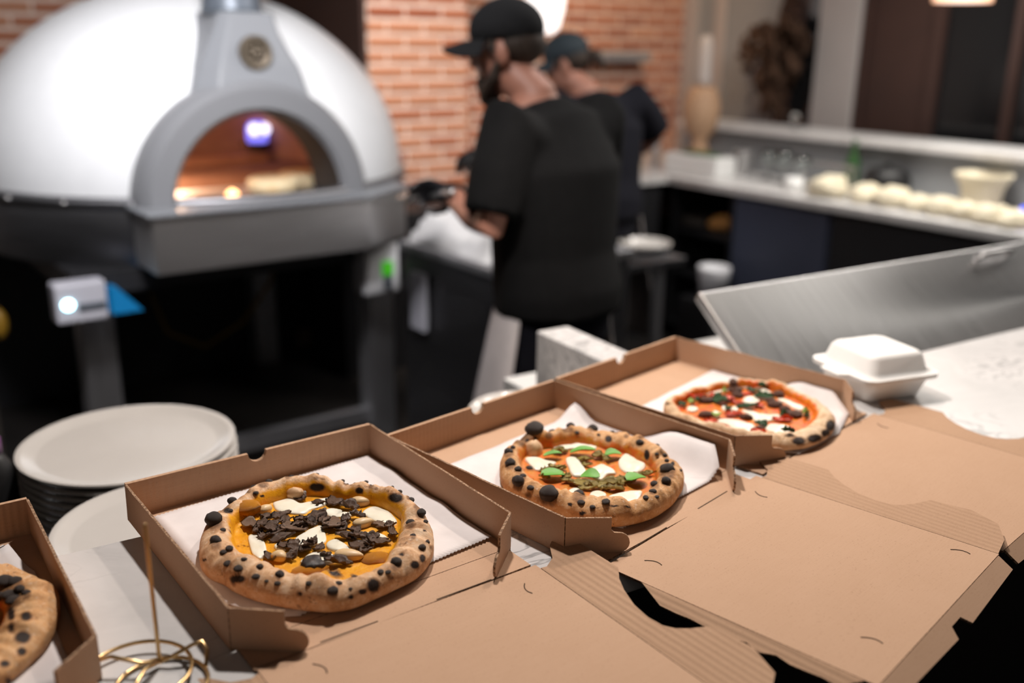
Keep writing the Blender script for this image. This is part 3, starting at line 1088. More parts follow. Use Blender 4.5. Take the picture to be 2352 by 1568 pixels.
# ------------------------------------------------------------------ parchment sheets
def sheet(i, outline, label, serrate=(), curl=None, seed=0.0, amp=.0012):
    """outline in box coordinates; serrate: indexes of edges with torn teeth"""
    pts = []
    n = len(outline)
    for k in range(n):
        a, b = Vector(outline[k]), Vector(outline[(k + 1) % n])
        L = (b - a).length
        nn = Vector((-(b - a).y, (b - a).x)).normalized()
        if k in serrate:
            m_ = max(2, int(L / .0026))
            for j in range(m_):
                pts.append(a + (b - a) * (j / m_) + nn * (.0011 if j % 2 else -.0011))
        else:
            m_ = max(2, int(L / .010))
            for j in range(m_):
                q = a + (b - a) * (j / m_)
                pts.append(q + nn * .0016 * nz(q.x * 40 + seed, q.y * 40))
    c = sum(pts, Vector((0, 0))) / len(pts)
    vs_, fs = [], []
    rows = 14
    m_ = len(pts)
    for r in range(rows):
        s = 1 - r / rows
        for p in pts:
            q = c + (p - c) * s
            z = .0012 + amp * (1 + nz(q.x * 22 + seed, q.y * 22)) + (curl(q, s) if curl else 0)
            vs_.append((q.x, q.y, z))
    vs_.append((c.x, c.y, .0015))
    for r in range(rows - 1):
        for k in range(m_):
            j = (k + 1) % m_
            fs.append((r * m_ + k, r * m_ + j, (r + 1) * m_ + j, (r + 1) * m_ + k))
    for k in range(m_):
        fs.append(((rows - 1) * m_ + k, (rows - 1) * m_ + (k + 1) % m_, rows * m_))
    mb_ = MB()
    mb_.add(vs_, fs)
    x, y, a, _, _ = BOXES[i]
    o = mb_.build('parchment_sheet', 'paper', smooth=True, loc=(x, y, PZ + .0002), rz=R(a))
    so = o.modifiers.new('thick', 'SOLIDIFY')
    so.thickness = .0004
    so.offset = 1
    return tag(o, label, 'paper', 'parchment liners in the pizza boxes')


def smooth01(t):
    t = max(0.0, min(1.0, t))
    return t * t * (3 - 2 * t)


P1 = [box_local(1, *p) for p in ((352, 1190), (520, 1390), (640, 1421), (690, 1417), (1137, 1236), (1000, 1150), (847, 1050))]
P1 = [(min(max(a, .006), BW - .006), min(b, -.006)) for a, b in P1]
sheet(1, P1, 'white parchment sheet under the orange mushroom pizza', serrate=(3, 6), seed=1.0,
      curl=lambda q, s: .004 * smooth01((q.x - .26) / .07) * max(0, nz(q.y * 18, 3.0)))
P2 = [box_local(2, *p) for p in ((1015, 1078), (1150, 1128), (1310, 1200), (1430, 1217), (1650, 1098), (1660, 1060), (1585, 1012), (1480, 985), (1335, 950), (1250, 983))]
P2 = [(min(max(a, .006), BW - .007), min(b, -.006)) for a, b in P2]
sheet(2, P2, 'white parchment sheet under the basil pizza curling up the box side', serrate=(3,), seed=4.0,
      curl=lambda q, s: .030 * smooth01((q.x - .27) / .055) * smooth01((-q.y - .17) / .08) + .020 * smooth01((q.x - .275) / .05) * smooth01((.10 + q.y) / .05))
P3 = [box_local(3, *p) for p in ((1470, 938), (1600, 985), (1740, 1035), (1835, 1046), (1925, 1000), (1950, 955), (1948, 905), (1790, 873), (1640, 852))]
P3 = [(min(max(a, .006), BW - .005), min(b, -.006)) for a, b in P3]
sheet(3, P3, 'white parchment sheet under the tomato and sausage pizza', seed=8.0,
      curl=lambda q, s: .022 * smooth01((q.x - .285) / .05) * smooth01((-q.y - .20) / .06))
P0 = [(.02, -.015), (.02, -.31), (.31, -.318), (.315, -.10), (.300, -.045)]
sheet(0, P0, 'white parchment sheet in the box at the left frame edge', serrate=(4,), seed=12.0,
      curl=lambda q, s: .012 * smooth01((q.y + .09) / .05) * smooth01((q.x - .22) / .06))


# ================================================================== pizzas
def polar(pts, c):
    q = sorted((math.atan2(p.y - c.y, p.x - c.x), math.hypot(p.x - c.x, p.y - c.y)) for p in pts)
    n = 180
    tab = []
    for i in range(n):
        a = -math.pi + 2 * math.pi * i / n
        k = 0
        while k < len(q) and q[k][0] < a:
            k += 1
        a0, r0 = q[k - 1] if k else (q[-1][0] - 2 * math.pi, q[-1][1])
        a1, r1 = q[k] if k < len(q) else (q[0][0] + 2 * math.pi, q[0][1])
        t = (a - a0) / max(1e-6, a1 - a0)
        tab.append(r0 + (r1 - r0) * t)
    for _ in range(3):
        tab = [(tab[i - 1] + 2 * tab[i] + tab[(i + 1) % n]) / 4 for i in range(n)]
    return tab


class Pizza:
    def __init__(s, label, origin, scale, outline, inner, crust, hc, base_z=PZ + .0042, seed=0.0, circle=None, zi=.0085):
        s.o, s.k, s.bz, s.seed, s.hc, s.zi0 = origin, scale, base_z, seed, hc, zi
        if circle:
            s.c = Vector(circle[:2])
            s.ro = [circle[2] * (1 + .05 * nz(math.cos(2 * math.pi * i / 180) * 2 + seed, math.sin(2 * math.pi * i / 180) * 2)) for i in range(180)]
            s.ri = [r * circle[3] for r in s.ro]
        else:
            px = [s.px(*p) for p in outline]
            ys = [p[1] for p in px]
            y0, y1 = min(ys), max(ys)
            W_ = [at_z(x, y, base_z + hc * (.75 - .55 * (y - y0) / (y1 - y0))) for x, y in px]
            s.c = Vector(((min(p.x for p in W_) + max(p.x for p in W_)) / 2, (min(p.y for p in W_) + max(p.y for p in W_)) / 2))
            s.ro = polar(W_, s.c)
            s.ri = polar([at_z(*s.px(*p), base_z + hc * .62) for p in inner], s.c)
            s.ri = [min(a, b * (.84 if hc > .022 else .90)) for a, b in zip(s.ri, s.ro)]
        s.root = empty('pizza', (s.c.x, s.c.y, base_z))
        tag(s.root, label, 'pizza', 'pizzas in the open boxes')
        s.srcs, s.marks = {}, []
        s.crust(crust)
        D = s.c.y * CP - (base_z - ZC) * SP
        s.m = scale * D / F_PX                        # metres for one crop pixel

    def px(s, x, y):
        return s.o[0] + x * s.k, s.o[1] + y * s.k

    def rr(s, tab, a):
        t = (a + math.pi) / (2 * math.pi) * 180
        i = int(math.floor(t)) % 180
        f = t - math.floor(t)
        return tab[i] * (1 - f) + tab[(i + 1) % 180] * f

    def h(s, dx, dy):
        """height above the base at an offset from the centre"""
        r = math.hypot(dx, dy)
        a = math.atan2(dy, dx)
        ro, ri = s.rr(s.ro, a), s.rr(s.ri, a) * .95
        zi = s.zi0 + .0016 * nz(dx * 55 + s.seed, dy * 55)
        if r <= ri:
            return zi
        q = min(1.0, (r - ri) / (ro - ri))
        hc = s.hc * (1 + .34 * nz(math.cos(a) * 3 + s.seed, math.sin(a) * 3) + .20 * nz(math.cos(a) * 11, math.sin(a) * 11 + s.seed))
        b = math.sqrt(max(0.0, 1 - ((q - .52) / .52) ** 2)) if q < .52 else math.sqrt(max(0.0, 1 - ((q - .52) / .50) ** 2))
        zedge = .35 * s.hc * smooth01((q - .52) / .48) + zi * (1 - smooth01((q - .52) / .48))
        return zedge + (hc - zedge) * b + .0012 * nz(dx * 90, dy * 90 + s.seed)

    def crust(s, mname):
        nt_, vs_, fs, sa = 240, [], [], []
        rows = [('i', t) for t in (.0, .12, .25, .38, .5, .62, .74, .86, .94)] + [('c', .5 - .5 * math.cos(math.pi * k / 24)) for k in range(0, 25)]
        for kind, t in rows:
            for i in range(nt_):
                a = 2 * math.pi * i / nt_ - math.pi
                ro, ri = s.rr(s.ro, a), s.rr(s.ri, a) * .95
                r = ri * max(t, .002) if kind == 'i' else ri + (ro - ri) * t
                x, y = r * math.cos(a), r * math.sin(a)
                vs_.append((x, y, s.h(x, y)))
                sa.append(1 - smooth01((r - s.rr(s.ri, a) + .012) / .024))
        for fr, zz in ((1.0, .20), (.985, .06), (.955, 0.0)):      # rounded underside
            for i in range(nt_):
                a = 2 * math.pi * i / nt_ - math.pi
                ro = s.rr(s.ro, a) * fr
                vs_.append((ro * math.cos(a), ro * math.sin(a), s.hc * zz))
                sa.append(0.0)
        nr = len(rows) + 3
        for r in range(nr - 1):
            for i in range(nt_):
                j = (i + 1) % nt_
                fs.append((r * nt_ + i, (r + 1) * nt_ + i, (r + 1) * nt_ + j, r * nt_ + j))
        fs.append(tuple(range(nt_)))
        fs.append(tuple(reversed(range((nr - 1) * nt_, nr * nt_))))
        mb_ = MB()
        mb_.add(vs_, fs)
        o = mb_.build('crust', mname, s.root, smooth=True)
        at = o.data.attributes.new('sauce', 'FLOAT', 'POINT')
        at.data.foreach_set('value', sa)
        s.body = o

    def finish(s):
        """scorch marks around blisters and burnt patches, kept on the crust mesh"""
        me = s.body.data
        val = []
        for v in me.vertices:
            x, y = to_px((s.c.x + v.co.x, s.c.y + v.co.y, s.bz + v.co.z))
            x, y = (x - s.o[0]) / s.k, (y - s.o[1]) / s.k
            b_ = 0.0
            for mx, my, ma, mb2, st in s.marks:
                dx, dy = (x - mx) / ma, (y - my) / mb2
                if abs(dx) < 1.6 and abs(dy) < 1.6:
                    b_ = max(b_, st * smooth01(1.45 - math.hypot(dx, dy)))
            val.append(b_)
        at = me.attributes.new('burn', 'FLOAT', 'POINT')
        at.data.foreach_set('value', val)

    def at(s, x, y):
        """crop pixel -> local point on the pizza's surface"""
        px, py = s.px(x, y)
        z = s.bz + s.hc * .6
        for _ in range(14):
            w = at_z(px, py, z)
            zn = s.bz + s.h(w.x - s.c.x, w.y - s.c.y)
            z += (zn - z) * .45
        dx, dy = w.x - s.c.x, w.y - s.c.y
        lim = s.rr(s.ro, math.atan2(dy, dx)) * .955
        r = math.hypot(dx, dy)
        if r > lim:                                   # keep everything seated on the crust
            dx, dy = dx * lim / r, dy * lim / r
            return Vector((dx, dy, s.h(dx, dy)))
        return Vector((dx, dy, z - s.bz))

    def put(s, name, src_key, make, mname, x, y, a, b, rot=0.0, hz=1.0, lift=0.0, tilt=(0, 0)):
        """a shared unit mesh scaled to half sizes a (across) and b (screen height), crop pixels"""
        p = s.at(x, y)
        sx, sy = a * s.m * 1.08, b * s.m * 1.75
        key = (name, src_key, mname)
        if key not in s.srcs:
            mb_ = make(src_key)
            o = mb_.build(name, mname, s.root, smooth=True)
            s.srcs[key] = o
        else:
            o = link_copy(s.srcs[key], s.root)
        o.location = (p.x, p.y, p.z + lift)
        o.rotation_euler = (tilt[0], tilt[1], rot)
        o.scale = (sx, sy, hz)
        return o

    def blister(s, x, y, a, b=None, flat=0.85, name='char_blister', mname='char'):
        b = b or a
        p = s.at(x, y)
        ra, rb = a * s.m, b * s.m
        s.marks.append((x, y + b * .25, a * 1.35, b * 1.35, .62))
        k = random.randrange(4)
        key = (name, k, mname)
        if key not in s.srcs:
            mb_ = MB()
            mb_.ball((0, 0, 0), 1, 14, 9)
            mb_.v = [tuple(Vector(v) * (1 + .16 * nz(v[0] * 1.6 + k * 9, v[1] * 1.6, v[2] * 1.6 + k))) for v in mb_.v]
            o = mb_.build(name, mname, s.root, smooth=True)
            s.srcs[key] = o
        else:
            o = link_copy(s.srcs[key], s.root)
        # outward lean keeps blisters seated in the crust
        big = a > 42
        o.location = (p.x, p.y, p.z + rb * (.15 if big else -.12))
        o.scale = (ra * (1 if big else 1.12), (ra + rb) / 2 * (1 if big else 1.12), rb * flat * (1 if big else .9))
        o.rotation_euler = (0, 0, random.uniform(0, 6.28))

    def burn(s, x, y, a, b, mname='scorch', name='scorch_patch', hz=.0016):
        """burnt patch: a mark on the crust, raised as well where it has blistered"""
        s.marks.append((x, y, a * 1.1, b * 1.1, 1.0))
        if hz < .002:
            return
        n_ = 18
        outl = []
        for i in range(n_):
            w = 2 * math.pi * i / n_
            k = 1 + .35 * nz(math.cos(w) * 1.7 + x * .1, math.sin(w) * 1.7 + y * .1)
            outl.append((x + a * k * math.cos(w), y + b * k * math.sin(w)))
        return s.blob(name, mname, outl, hz, per=1)

    def blob(s, name, mname, outline, hz, per=4, sink=.0012):
        """domed puddle following the surface under a traced outline"""
        pts = [s.at(*p) for p in outline]
        pts = catmull([(p.x, p.y, p.z) for p in pts], per) if per > 1 else pts
        if mname == 'cheese':                         # melted cheese lies inside the rim
            q_ = []
            for p in pts:
                r, lim = math.hypot(p.x, p.y), s.rr(s.ri, math.atan2(p.y, p.x)) * .935
                q_.append(Vector((p.x * min(1, lim / r), p.y * min(1, lim / r), p.z)) if r > 0 else p)
            pts = q_
        c = sum(pts, Vector()) / len(pts)
        m_ = len(pts)
        vs_, fs = [], []
        prof = ((1.0, -sink / hz), (.985, .42), (.93, .72), (.80, .92), (.60, 1.0), (.38, 1.02), (.18, 1.0))
        for k, (sc, hh) in enumerate(prof):
            for p in pts:
                x, y = c.x + (p.x - c.x) * sc, c.y + (p.y - c.y) * sc
                vs_.append((x, y, s.h(x, y) + hz * hh + (hz * .25 * nz(x * 120 + s.seed, y * 120) if k > 1 else 0)))
        vs_.append((c.x, c.y, s.h(c.x, c.y) + hz))
        for k in range(len(prof) - 1):
            for i in range(m_):
                j = (i + 1) % m_
                fs.append((k * m_ + i, k * m_ + j, (k + 1) * m_ + j, (k + 1) * m_ + i))
        e = len(prof) - 1
        for i in range(m_):
            fs.append((e * m_ + i, e * m_ + (i + 1) % m_, len(vs_) - 1))
        mb_ = MB()
        mb_.add(vs_, fs)
        return mb_.build(name, mname, s.root, smooth=True)


def slice_mesh(k):
    """thin torn slice, curled, unit size in x and y, real metres in z; some keep the cap-and-stem outline"""
    rnd = random.Random(k * 13 + 5)
    n_, vs_, fs = 34, [], []
    ax, ay = rnd.uniform(-.6, .6), rnd.uniform(.3, 1)
    curl = rnd.uniform(.002, .0055)
    rows = (1.0, .86, .62, .34)

    def radius(w):
        r = 1 + .32 * nz(math.cos(w) * 2.2 + k * 7, math.sin(w) * 2.2) + .26 * nz(math.cos(w) * 8 + k, math.sin(w) * 8 + 3)
        if k % 7 in (1, 4):                            # cap above, narrow stem below
            d = abs((w - 1.5 * math.pi + math.pi) % (2 * math.pi) - math.pi)
            if .42 < d < 1.25:
                r *= .48
        if k % 7 == 2:
            r *= .75 + .35 * math.cos(w) ** 2
        return r
    for top in (0, 1):
        for sc in rows:
            for i in range(n_):
                w = 2 * math.pi * i / n_
                r = sc * radius(w)
                x, y = r * math.cos(w), r * math.sin(w)
                z = curl * (ax * x + ay * y) ** 2 * 1.3 + .0016 * nz(x * 2.6 + k, y * 2.6) + .0007 * nz(x * 8, y * 8 + k) + (.0011 if top else -.0002)
                vs_.append((x, y, z))
    L = len(rows)
    for sh, rev in ((0, True), (L * n_, False)):
        for r in range(L - 1):
            for i in range(n_):
                j = (i + 1) % n_
                q = (sh + r * n_ + i, sh + r * n_ + j, sh + (r + 1) * n_ + j, sh + (r + 1) * n_ + i)
                fs.append(tuple(reversed(q)) if rev else q)
        q = tuple(range(sh + (L - 1) * n_, sh + L * n_))
        fs.append(tuple(reversed(q)) if rev else q)
    for i in range(n_):
        j = (i + 1) % n_
        fs.append((i, j, L * n_ + j, L * n_ + i))
    mb_ = MB()
    mb_.add(vs_, fs)
    return mb_


def leaf_mesh(k):
    """pointed cupped leaf with a midrib, unit half length along x"""
    nx, ny = 13, 6
    vs_, fs = [], []
    for side in (0, 1):
        for i in range(nx):
            x = -1 + 2 * i / (nx - 1)
            w = math.sqrt(max(0, 1 - abs(x) ** 1.8)) * (1 - .22 * x)
            for j in range(ny + 1):
                y = -1 + 2 * j / ny
                z = .0016 * (y * w) ** 2 + .0010 * math.sin(x * 1.7 + k) - .0008 * x * x - side * .0006
                vs_.append((x, y * w, z + .001))
    a = nx * (ny + 1)
    for i in range(nx - 1):
        for j in range(ny):
            q = (i * (ny + 1) + j, (i + 1) * (ny + 1) + j, (i + 1) * (ny + 1) + j + 1, i * (ny + 1) + j + 1)
            fs.append(q)
            fs.append(tuple(reversed([x + a for x in q])))
    mb_ = MB()
    mb_.add(vs_, fs)
    return mb_


def lump_mesh(k):
    """knobbly crumb, unit in x y, metres in z"""
    mb_ = MB()
    mb_.ball((0, 0, 0), 1, 12, 8)
    mb_.v = [((v[0] * (1 + .3 * nz(v[0] * 2 + k * 5, v[1] * 2, v[2] * 2))), (v[1] * (1 + .3 * nz(v[0] * 2, v[1] * 2 + k * 5, v[2] * 2))),
              .0075 * v[2] * (1 + .3 * nz(v[0] * 3, v[1] * 3, k))) for v in mb_.v]
    return mb_


def clove_mesh(k):
    mb_ = MB()
    mb_.ball((0, 0, 0), 1, 16, 10)
    mb_.v = [(v[0], v[1] * (1 - .35 * v[0]), .006 * v[2]) for v in mb_.v]
    return mb_


# ---- pizza with mushrooms
z1 = Pizza('pizza with orange pumpkin sauce, sliced mushrooms and charred puffy crust', (440, 1060), 580 / 2352,
           [(75, 830), (95, 700), (150, 600), (240, 480), (370, 390), (500, 300), (640, 220), (860, 160), (1000, 145), (1200, 155), (1450, 195), (1700, 240), (1900, 290), (2050, 370),
            (2170, 490), (2230, 600), (2255, 720), (2250, 830), (2200, 930), (2100, 1040), (1900, 1150), (1700, 1250), (1500, 1350), (1300, 1385), (1100, 1370), (900, 1340), (700, 1295),
            (500, 1230), (350, 1150), (290, 1090), (190, 1060), (110, 1000), (75, 920)],
           [(365, 560), (400, 420), (500, 320), (640, 330), (760, 290), (930, 250), (1100, 235), (1300, 225), (1500, 235), (1700, 260), (1850, 330), (1980, 450), (1965, 600), (1930, 720),
            (1850, 860), (1800, 980), (1700, 1080), (1500, 1125), (1300, 1110), (1050, 1090), (850, 1040), (700, 980), (560, 930), (430, 860), (370, 720)],
           'crust1', .028, seed=1.3)
for o_ in ([(765, 385), (830, 355), (920, 360), (1010, 400), (1110, 385), (1230, 360), (1290, 350), (1240, 410), (1120, 450), (1050, 495), (930, 490), (800, 465), (760, 410)],
           [(1230, 460), (1320, 445), (1450, 480), (1530, 500), (1440, 522), (1330, 530), (1250, 500)],
           [(1590, 480), (1660, 430), (1760, 440), (1860, 490), (1915, 560), (1880, 605), (1790, 590), (1700, 560), (1640, 530)],
           [(1580, 680), (1680, 665), (1790, 690), (1830, 735), (1760, 755), (1640, 750), (1590, 720)],
           [(530, 700), (600, 680), (660, 720), (695, 800), (695, 880), (630, 912), (570, 870), (540, 790)],
           [(915, 770), (1010, 690), (1120, 630), (1210, 600), (1255, 700), (1240, 760), (1120, 790), (1000, 815), (930, 805)],
           [(1260, 765), (1350, 735), (1450, 790), (1480, 830), (1360, 842), (1270, 815)],
           [(1010, 940), (1080, 880), (1200, 850), (1310, 870), (1350, 920), (1270, 965), (1100, 955)],
           [(705, 580), (745, 560), (785, 580), (760, 606), (720, 602)],
           [(770, 790), (830, 765), (900, 790), (870, 830), (800, 830)]):
    z1.blob('mozzarella_pool', 'cheese', o_, .0030)
for x, y, a, b, hz in ((520, 425, 125, 66, 1.15), (1710, 905, 130, 60, .95), (1100, 1010, 165, 50, .8)):
    z1.put('sauce_bubble', int(x) % 3, lump_mesh, 'sauce_bub', x, y, a, b, .3, hz, -.001)
z1.put('pale_bubble', 1, lump_mesh, 'crust_bub', 965, 262, 85, 36, 0, 1.2, -.001)
z1.burn(1130, 970, 118, 58, 'char', hz=.0075)
for a in ((1900, 335, 70, 45), (1170, 238, 70, 40), (1565, 268, 38, 30), (1340, 1035, 60, 40), (1510, 1060, 36, 18), (1690, 1150, 60, 70), (1590, 1210, 40, 26), (430, 1090, 75, 38),
          (2080, 960, 45, 38), (2150, 900, 30, 40), (660, 320, 25, 14), (330, 455, 34, 26), (120, 915, 22, 14), (1960, 860, 26, 18), (2170, 640, 20, 14), (2200, 740, 16, 16), (1010, 1230, 30, 22), (1480, 1260, 30, 22)):
    z1.burn(*a)
for a in ((205, 545, 82, 78), (305, 415, 46), (358, 455, 28, 22), (225, 750, 50, 62), (350, 805, 32), (290, 635, 26), (295, 842, 28), (340, 945, 36, 32), (435, 990, 38, 34), (635, 972, 27),
          (820, 1045, 34, 44), (600, 1066, 33, 26), (1315, 1207, 48, 40), (1905, 942, 50, 50), (2040, 575, 44, 40), (2062, 688, 26), (2146, 795, 30, 36), (2246, 592, 24), (2140, 478, 48, 42),
          (2100, 412, 34, 30), (2025, 325, 24), (1940, 292, 18), (1675, 226, 26, 20), (1720, 245, 18, 14), (1435, 192, 22), (1165, 150, 26, 16), (1230, 160, 18, 10), (900, 140, 30, 20), (668, 206, 46, 30),
          (520, 270, 30, 20), (2235, 792, 18, 24), (1095, 1130, 28, 22), (800, 1130, 26, 22), (1370, 1130, 28, 22), (488, 905, 26, 16), (1760, 1022, 30, 20), (1855, 1076, 26, 18), (600, 288, 26, 20),
          (1480, 208, 16, 12), (1560, 220, 14, 10), (1620, 226, 12, 10), (1830, 270, 14, 10), (700, 1110, 18, 14), (1480, 1180, 16, 10)):
    z1.blister(*a)
for i, (x, y, a, b, rot) in enumerate(((550, 610, 72, 62, .4), (690, 545, 72, 34, -.5), (840, 520, 80, 36, .2), (960, 640, 135, 58, .1), (1045, 560, 80, 40, .4), (1160, 540, 100, 46, .2),
                                       (1335, 595, 105, 80, .7), (720, 650, 100, 46, -.3), (840, 745, 105, 32, .3), (900, 795, 85, 48, .6), (1085, 800, 72, 46, .2), (970, 842, 82, 36, -.2), (1190, 830, 50, 36, .5),
                                       (1335, 395, 70, 56, 1.0), (1465, 440, 92, 36, -.2), (1180, 406, 62, 18, 0), (1010, 350, 56, 60, 1.0), (1545, 530, 82, 22, -.4), (1780, 620, 100, 46, -.3), (1510, 662, 62, 36, .2),
                                       (1550, 720, 92, 32, -.4), (1430, 722, 92, 28, -.2), (1560, 822, 104, 52, -.2), (1740, 762, 92, 46, .1), (1875, 685, 42, 50, .4), (1650, 790, 70, 30, -.4), (920, 902, 72, 32, -.3),
                                       (1250, 892, 52, 20, -.2), (1360, 958, 115, 28, -.1), (740, 920, 46, 56, .7), (780, 590, 60, 30, .3), (1250, 640, 40, 30, .1), (1000, 610, 60, 28, .5), (660, 600, 60, 34, .9), (620, 660, 50, 36, .2), (1100, 590, 70, 34, -.4), (880, 570, 66, 30, .8),
                                       (790, 690, 80, 30, .1), (680, 720, 50, 40, .9), (860, 660, 60, 34, .3), (1390, 640, 60, 36, .4), (1440, 560, 46, 30, .2), (1690, 730, 60, 30, .5), (1850, 620, 50, 26, .3), (1620, 850, 60, 26, .2),
                                       (1060, 845, 60, 26, .6), (960, 780, 60, 30, 1.0), (1130, 770, 40, 26, .4), (1240, 560, 60, 34, .9))):
    pale = i in (0, 3, 6, 18)
    z1.put('mushroom_slice', i % 7, slice_mesh, 'mush_pale' if pale else 'mush', x, y, a, b, rot, 1.0 + .25 * (i % 3), .0030,
           (random.uniform(-.25, .25), random.uniform(-.25, .25)))
for x, y, a, b, rot in ((1570, 400, 95, 36, -.15), (1600, 600, 98, 36, .35), (690, 475, 70, 32, .8), (1470, 900, 130, 42, -.2), (820, 912, 72, 38, -.7)):
    z1.put('garlic_clove', 0, clove_mesh, 'garlic', x, y, a, b, rot, 1.0, .0042)

# ---- pizza with basil
z2 = Pizza('pizza with basil leaves, white mozzarella and olive green peppers', (1130, 940), 470 / 2352,
           [(90, 650), (130, 520), (230, 400), (340, 330), (600, 290), (900, 220), (1160, 205), (1400, 240), (1700, 330), (1900, 430), (2020, 560), (2190, 700), (2210, 800), (2150, 950),
            (2000, 1120), (1850, 1220), (1650, 1290), (1430, 1330), (1150, 1300), (800, 1190), (500, 1070), (250, 960), (150, 880), (100, 760)],
           [(300, 580), (340, 450), (540, 370), (720, 350), (900, 330), (1120, 330), (1320, 390), (1560, 440), (1720, 520), (1870, 610), (1920, 720), (1890, 860), (1820, 960), (1700, 1060),
            (1400, 1080), (1100, 1010), (800, 960), (540, 900), (410, 800), (330, 690)],
           'crust2', .027, seed=5.1)
for o_ in ([(700, 445), (850, 412), (950, 372), (1120, 380), (1200, 430), (1180, 470), (1000, 472), (830, 472)], [(380, 570), (500, 560), (620, 600), (740, 620), (640, 680), (510, 712), (430, 640)],
           [(850, 570), (950, 560), (1030, 640), (1080, 720), (1040, 780), (930, 770), (880, 680)], [(1100, 720), (1250, 640), (1380, 690), (1420, 750), (1320, 770), (1240, 830), (1170, 790)],
           [(1480, 560), (1560, 500), (1680, 520), (1765, 610), (1740, 700), (1620, 750), (1510, 720), (1450, 640)], [(1120, 990), (1220, 950), (1310, 980), (1300, 1040), (1200, 1042)],
           [(1330, 1030), (1450, 980), (1600, 950), (1720, 950), (1710, 1010), (1600, 1070), (1400, 1072)], [(770, 960), (900, 930), (1020, 950), (920, 990)]):
    z2.blob('mozzarella_pool', 'cheese', o_, .0036)
z2.put('pale_bubble', 2, lump_mesh, 'crust_bub', 470, 470, 112, 62, .2, 2.2, -.001)
for i, (x, y, a, b, rot) in enumerate(((780, 505, 90, 30, .2), (1060, 600, 90, 36, -.3), (740, 680, 80, 36, .1), (620, 730, 70, 26, .4), (790, 700, 70, 22, -.1), (1000, 870, 110, 38, -.2), (1350, 870, 120, 36, .2),
                                       (1500, 850, 110, 36, .1), (1250, 905, 110, 30, -.2), (1420, 935, 110, 28, .1), (900, 850, 90, 34, .1), (1560, 815, 90, 28, -.2), (1230, 560, 80, 36, .4), (1800, 765, 70, 22, .2),
                                       (1090, 660, 60, 24, -.5), (860, 800, 60, 26, .3), (1150, 880, 80, 28, .3), (1650, 770, 90, 18, .1), (600, 800, 60, 22, -.2), (1330, 600, 60, 26, .1), (1100, 930, 90, 24, 0),
                                       (1460, 890, 60, 20, -.4), (1310, 930, 60, 18, .3))):
    z2.put('pepper_strip', i % 6, slice_mesh, 'olive', x, y, a, b, rot, 1.15, .0026, (random.uniform(-.2, .2), random.uniform(-.2, .2)))
for i, (x, y, a, b, rot) in enumerate(((695, 565, 105, 34, .05), (1040, 525, 150, 48, -.1), (1390, 560, 95, 42, .15), (700, 790, 130, 58, .1), (1130, 812, 110, 56, -.5), (1655, 842, 116, 64, .45))):
    z2.put('basil_leaf', i % 3, leaf_mesh, 'basil', x, y, a, b, rot, 1.5, .0062, (random.uniform(-.15, .15), random.uniform(-.15, .15)))
for a in ((365, 285, 132, 105), (190, 490, 54, 48), (240, 432, 26), (210, 620, 62, 58), (300, 690, 44, 36), (355, 762, 34, 32), (300, 832, 66, 74), (650, 980, 112, 100), (1000, 985, 72, 58), (1025, 1066, 38, 34),
          (1155, 1146, 28), (415, 980, 36, 34), (2015, 700, 86, 84), (2000, 822, 52, 48), (1870, 862, 52, 40), (1850, 942, 44, 26), (1770, 1005, 36, 20), (1310, 1062, 55, 28), (1700, 382, 50, 38), (1895, 505, 22),
          (1985, 522, 28), (1945, 462, 25), (2010, 582, 24), (865, 210, 62, 44), (1160, 178, 74, 54), (655, 290, 40, 40), (1425, 232, 32, 30), (975, 262, 30, 22), (1545, 302, 28, 22), (1612, 278, 34, 16),
          (1715, 312, 32, 18), (430, 670, 40, 34), (1890, 1000, 30, 16), (2240, 760, 26, 14)):
    z2.blister(*a)
for a in ((1340, 340, 40, 40), (1225, 292, 24, 18), (1780, 520, 34, 60), (1420, 1110, 60, 14), (1560, 1120, 40, 16), (900, 1090, 30, 22), (1040, 1190, 40, 20), (2080, 620, 22, 26), (500, 330, 26, 18), (410, 350, 20, 12)):
    z2.burn(*a)

# ---- pizza with tomato, sausage and greens
z3 = Pizza('flat pizza with red sauce, sausage and dark greens in the furthest box', (1500, 840), 460 / 2352,
           [(130, 440), (300, 350), (560, 260), (870, 190), (1250, 175), (1500, 230), (1800, 360), (2050, 520), (2140, 640), (2130, 720), (2000, 860), (1800, 950), (1550, 985), (1420, 960),
            (1100, 880), (700, 790), (420, 680), (200, 570), (120, 490)],
           [(190, 445), (330, 390), (560, 300), (900, 215), (1250, 195), (1450, 240), (1750, 380), (1940, 540), (1890, 660), (1750, 760), (1400, 800), (1000, 800), (600, 700), (420, 620), (280, 510)],
           'crust3', .0195, seed=9.2, zi=.0075)
for o_ in ([(560, 350), (620, 290), (760, 260), (890, 265), (860, 310), (700, 342)], [(1000, 230), (1080, 200), (1130, 230), (1100, 280), (1030, 270)], [(1190, 250), (1240, 230), (1330, 290), (1400, 340), (1370, 362), (1270, 310)],
           [(1050, 420), (1100, 370), (1200, 370), (1250, 420), (1200, 470), (1100, 460)], [(1460, 400), (1540, 400), (1680, 460), (1780, 500), (1720, 530), (1600, 480)], [(400, 500), (470, 490), (530, 520), (480, 550), (410, 540)],
           [(670, 570), (730, 540), (790, 570), (760, 610), (690, 610)], [(1040, 530), (1120, 540), (1200, 580), (1350, 590), (1490, 590), (1450, 640), (1300, 660), (1200, 650), (1130, 590)],
           [(750, 660), (820, 630), (950, 640), (1080, 670), (1200, 720), (1170, 780), (1040, 780), (900, 720)], [(1320, 740), (1380, 690), (1500, 700), (1620, 740), (1650, 780), (1520, 800), (1380, 790)],
           [(905, 520), (960, 490), (1000, 530), (950, 560)], [(800, 500), (840, 480), (870, 510), (840, 540)]):
    z3.blob('mozzarella_pool', 'cheese', o_, .0036)
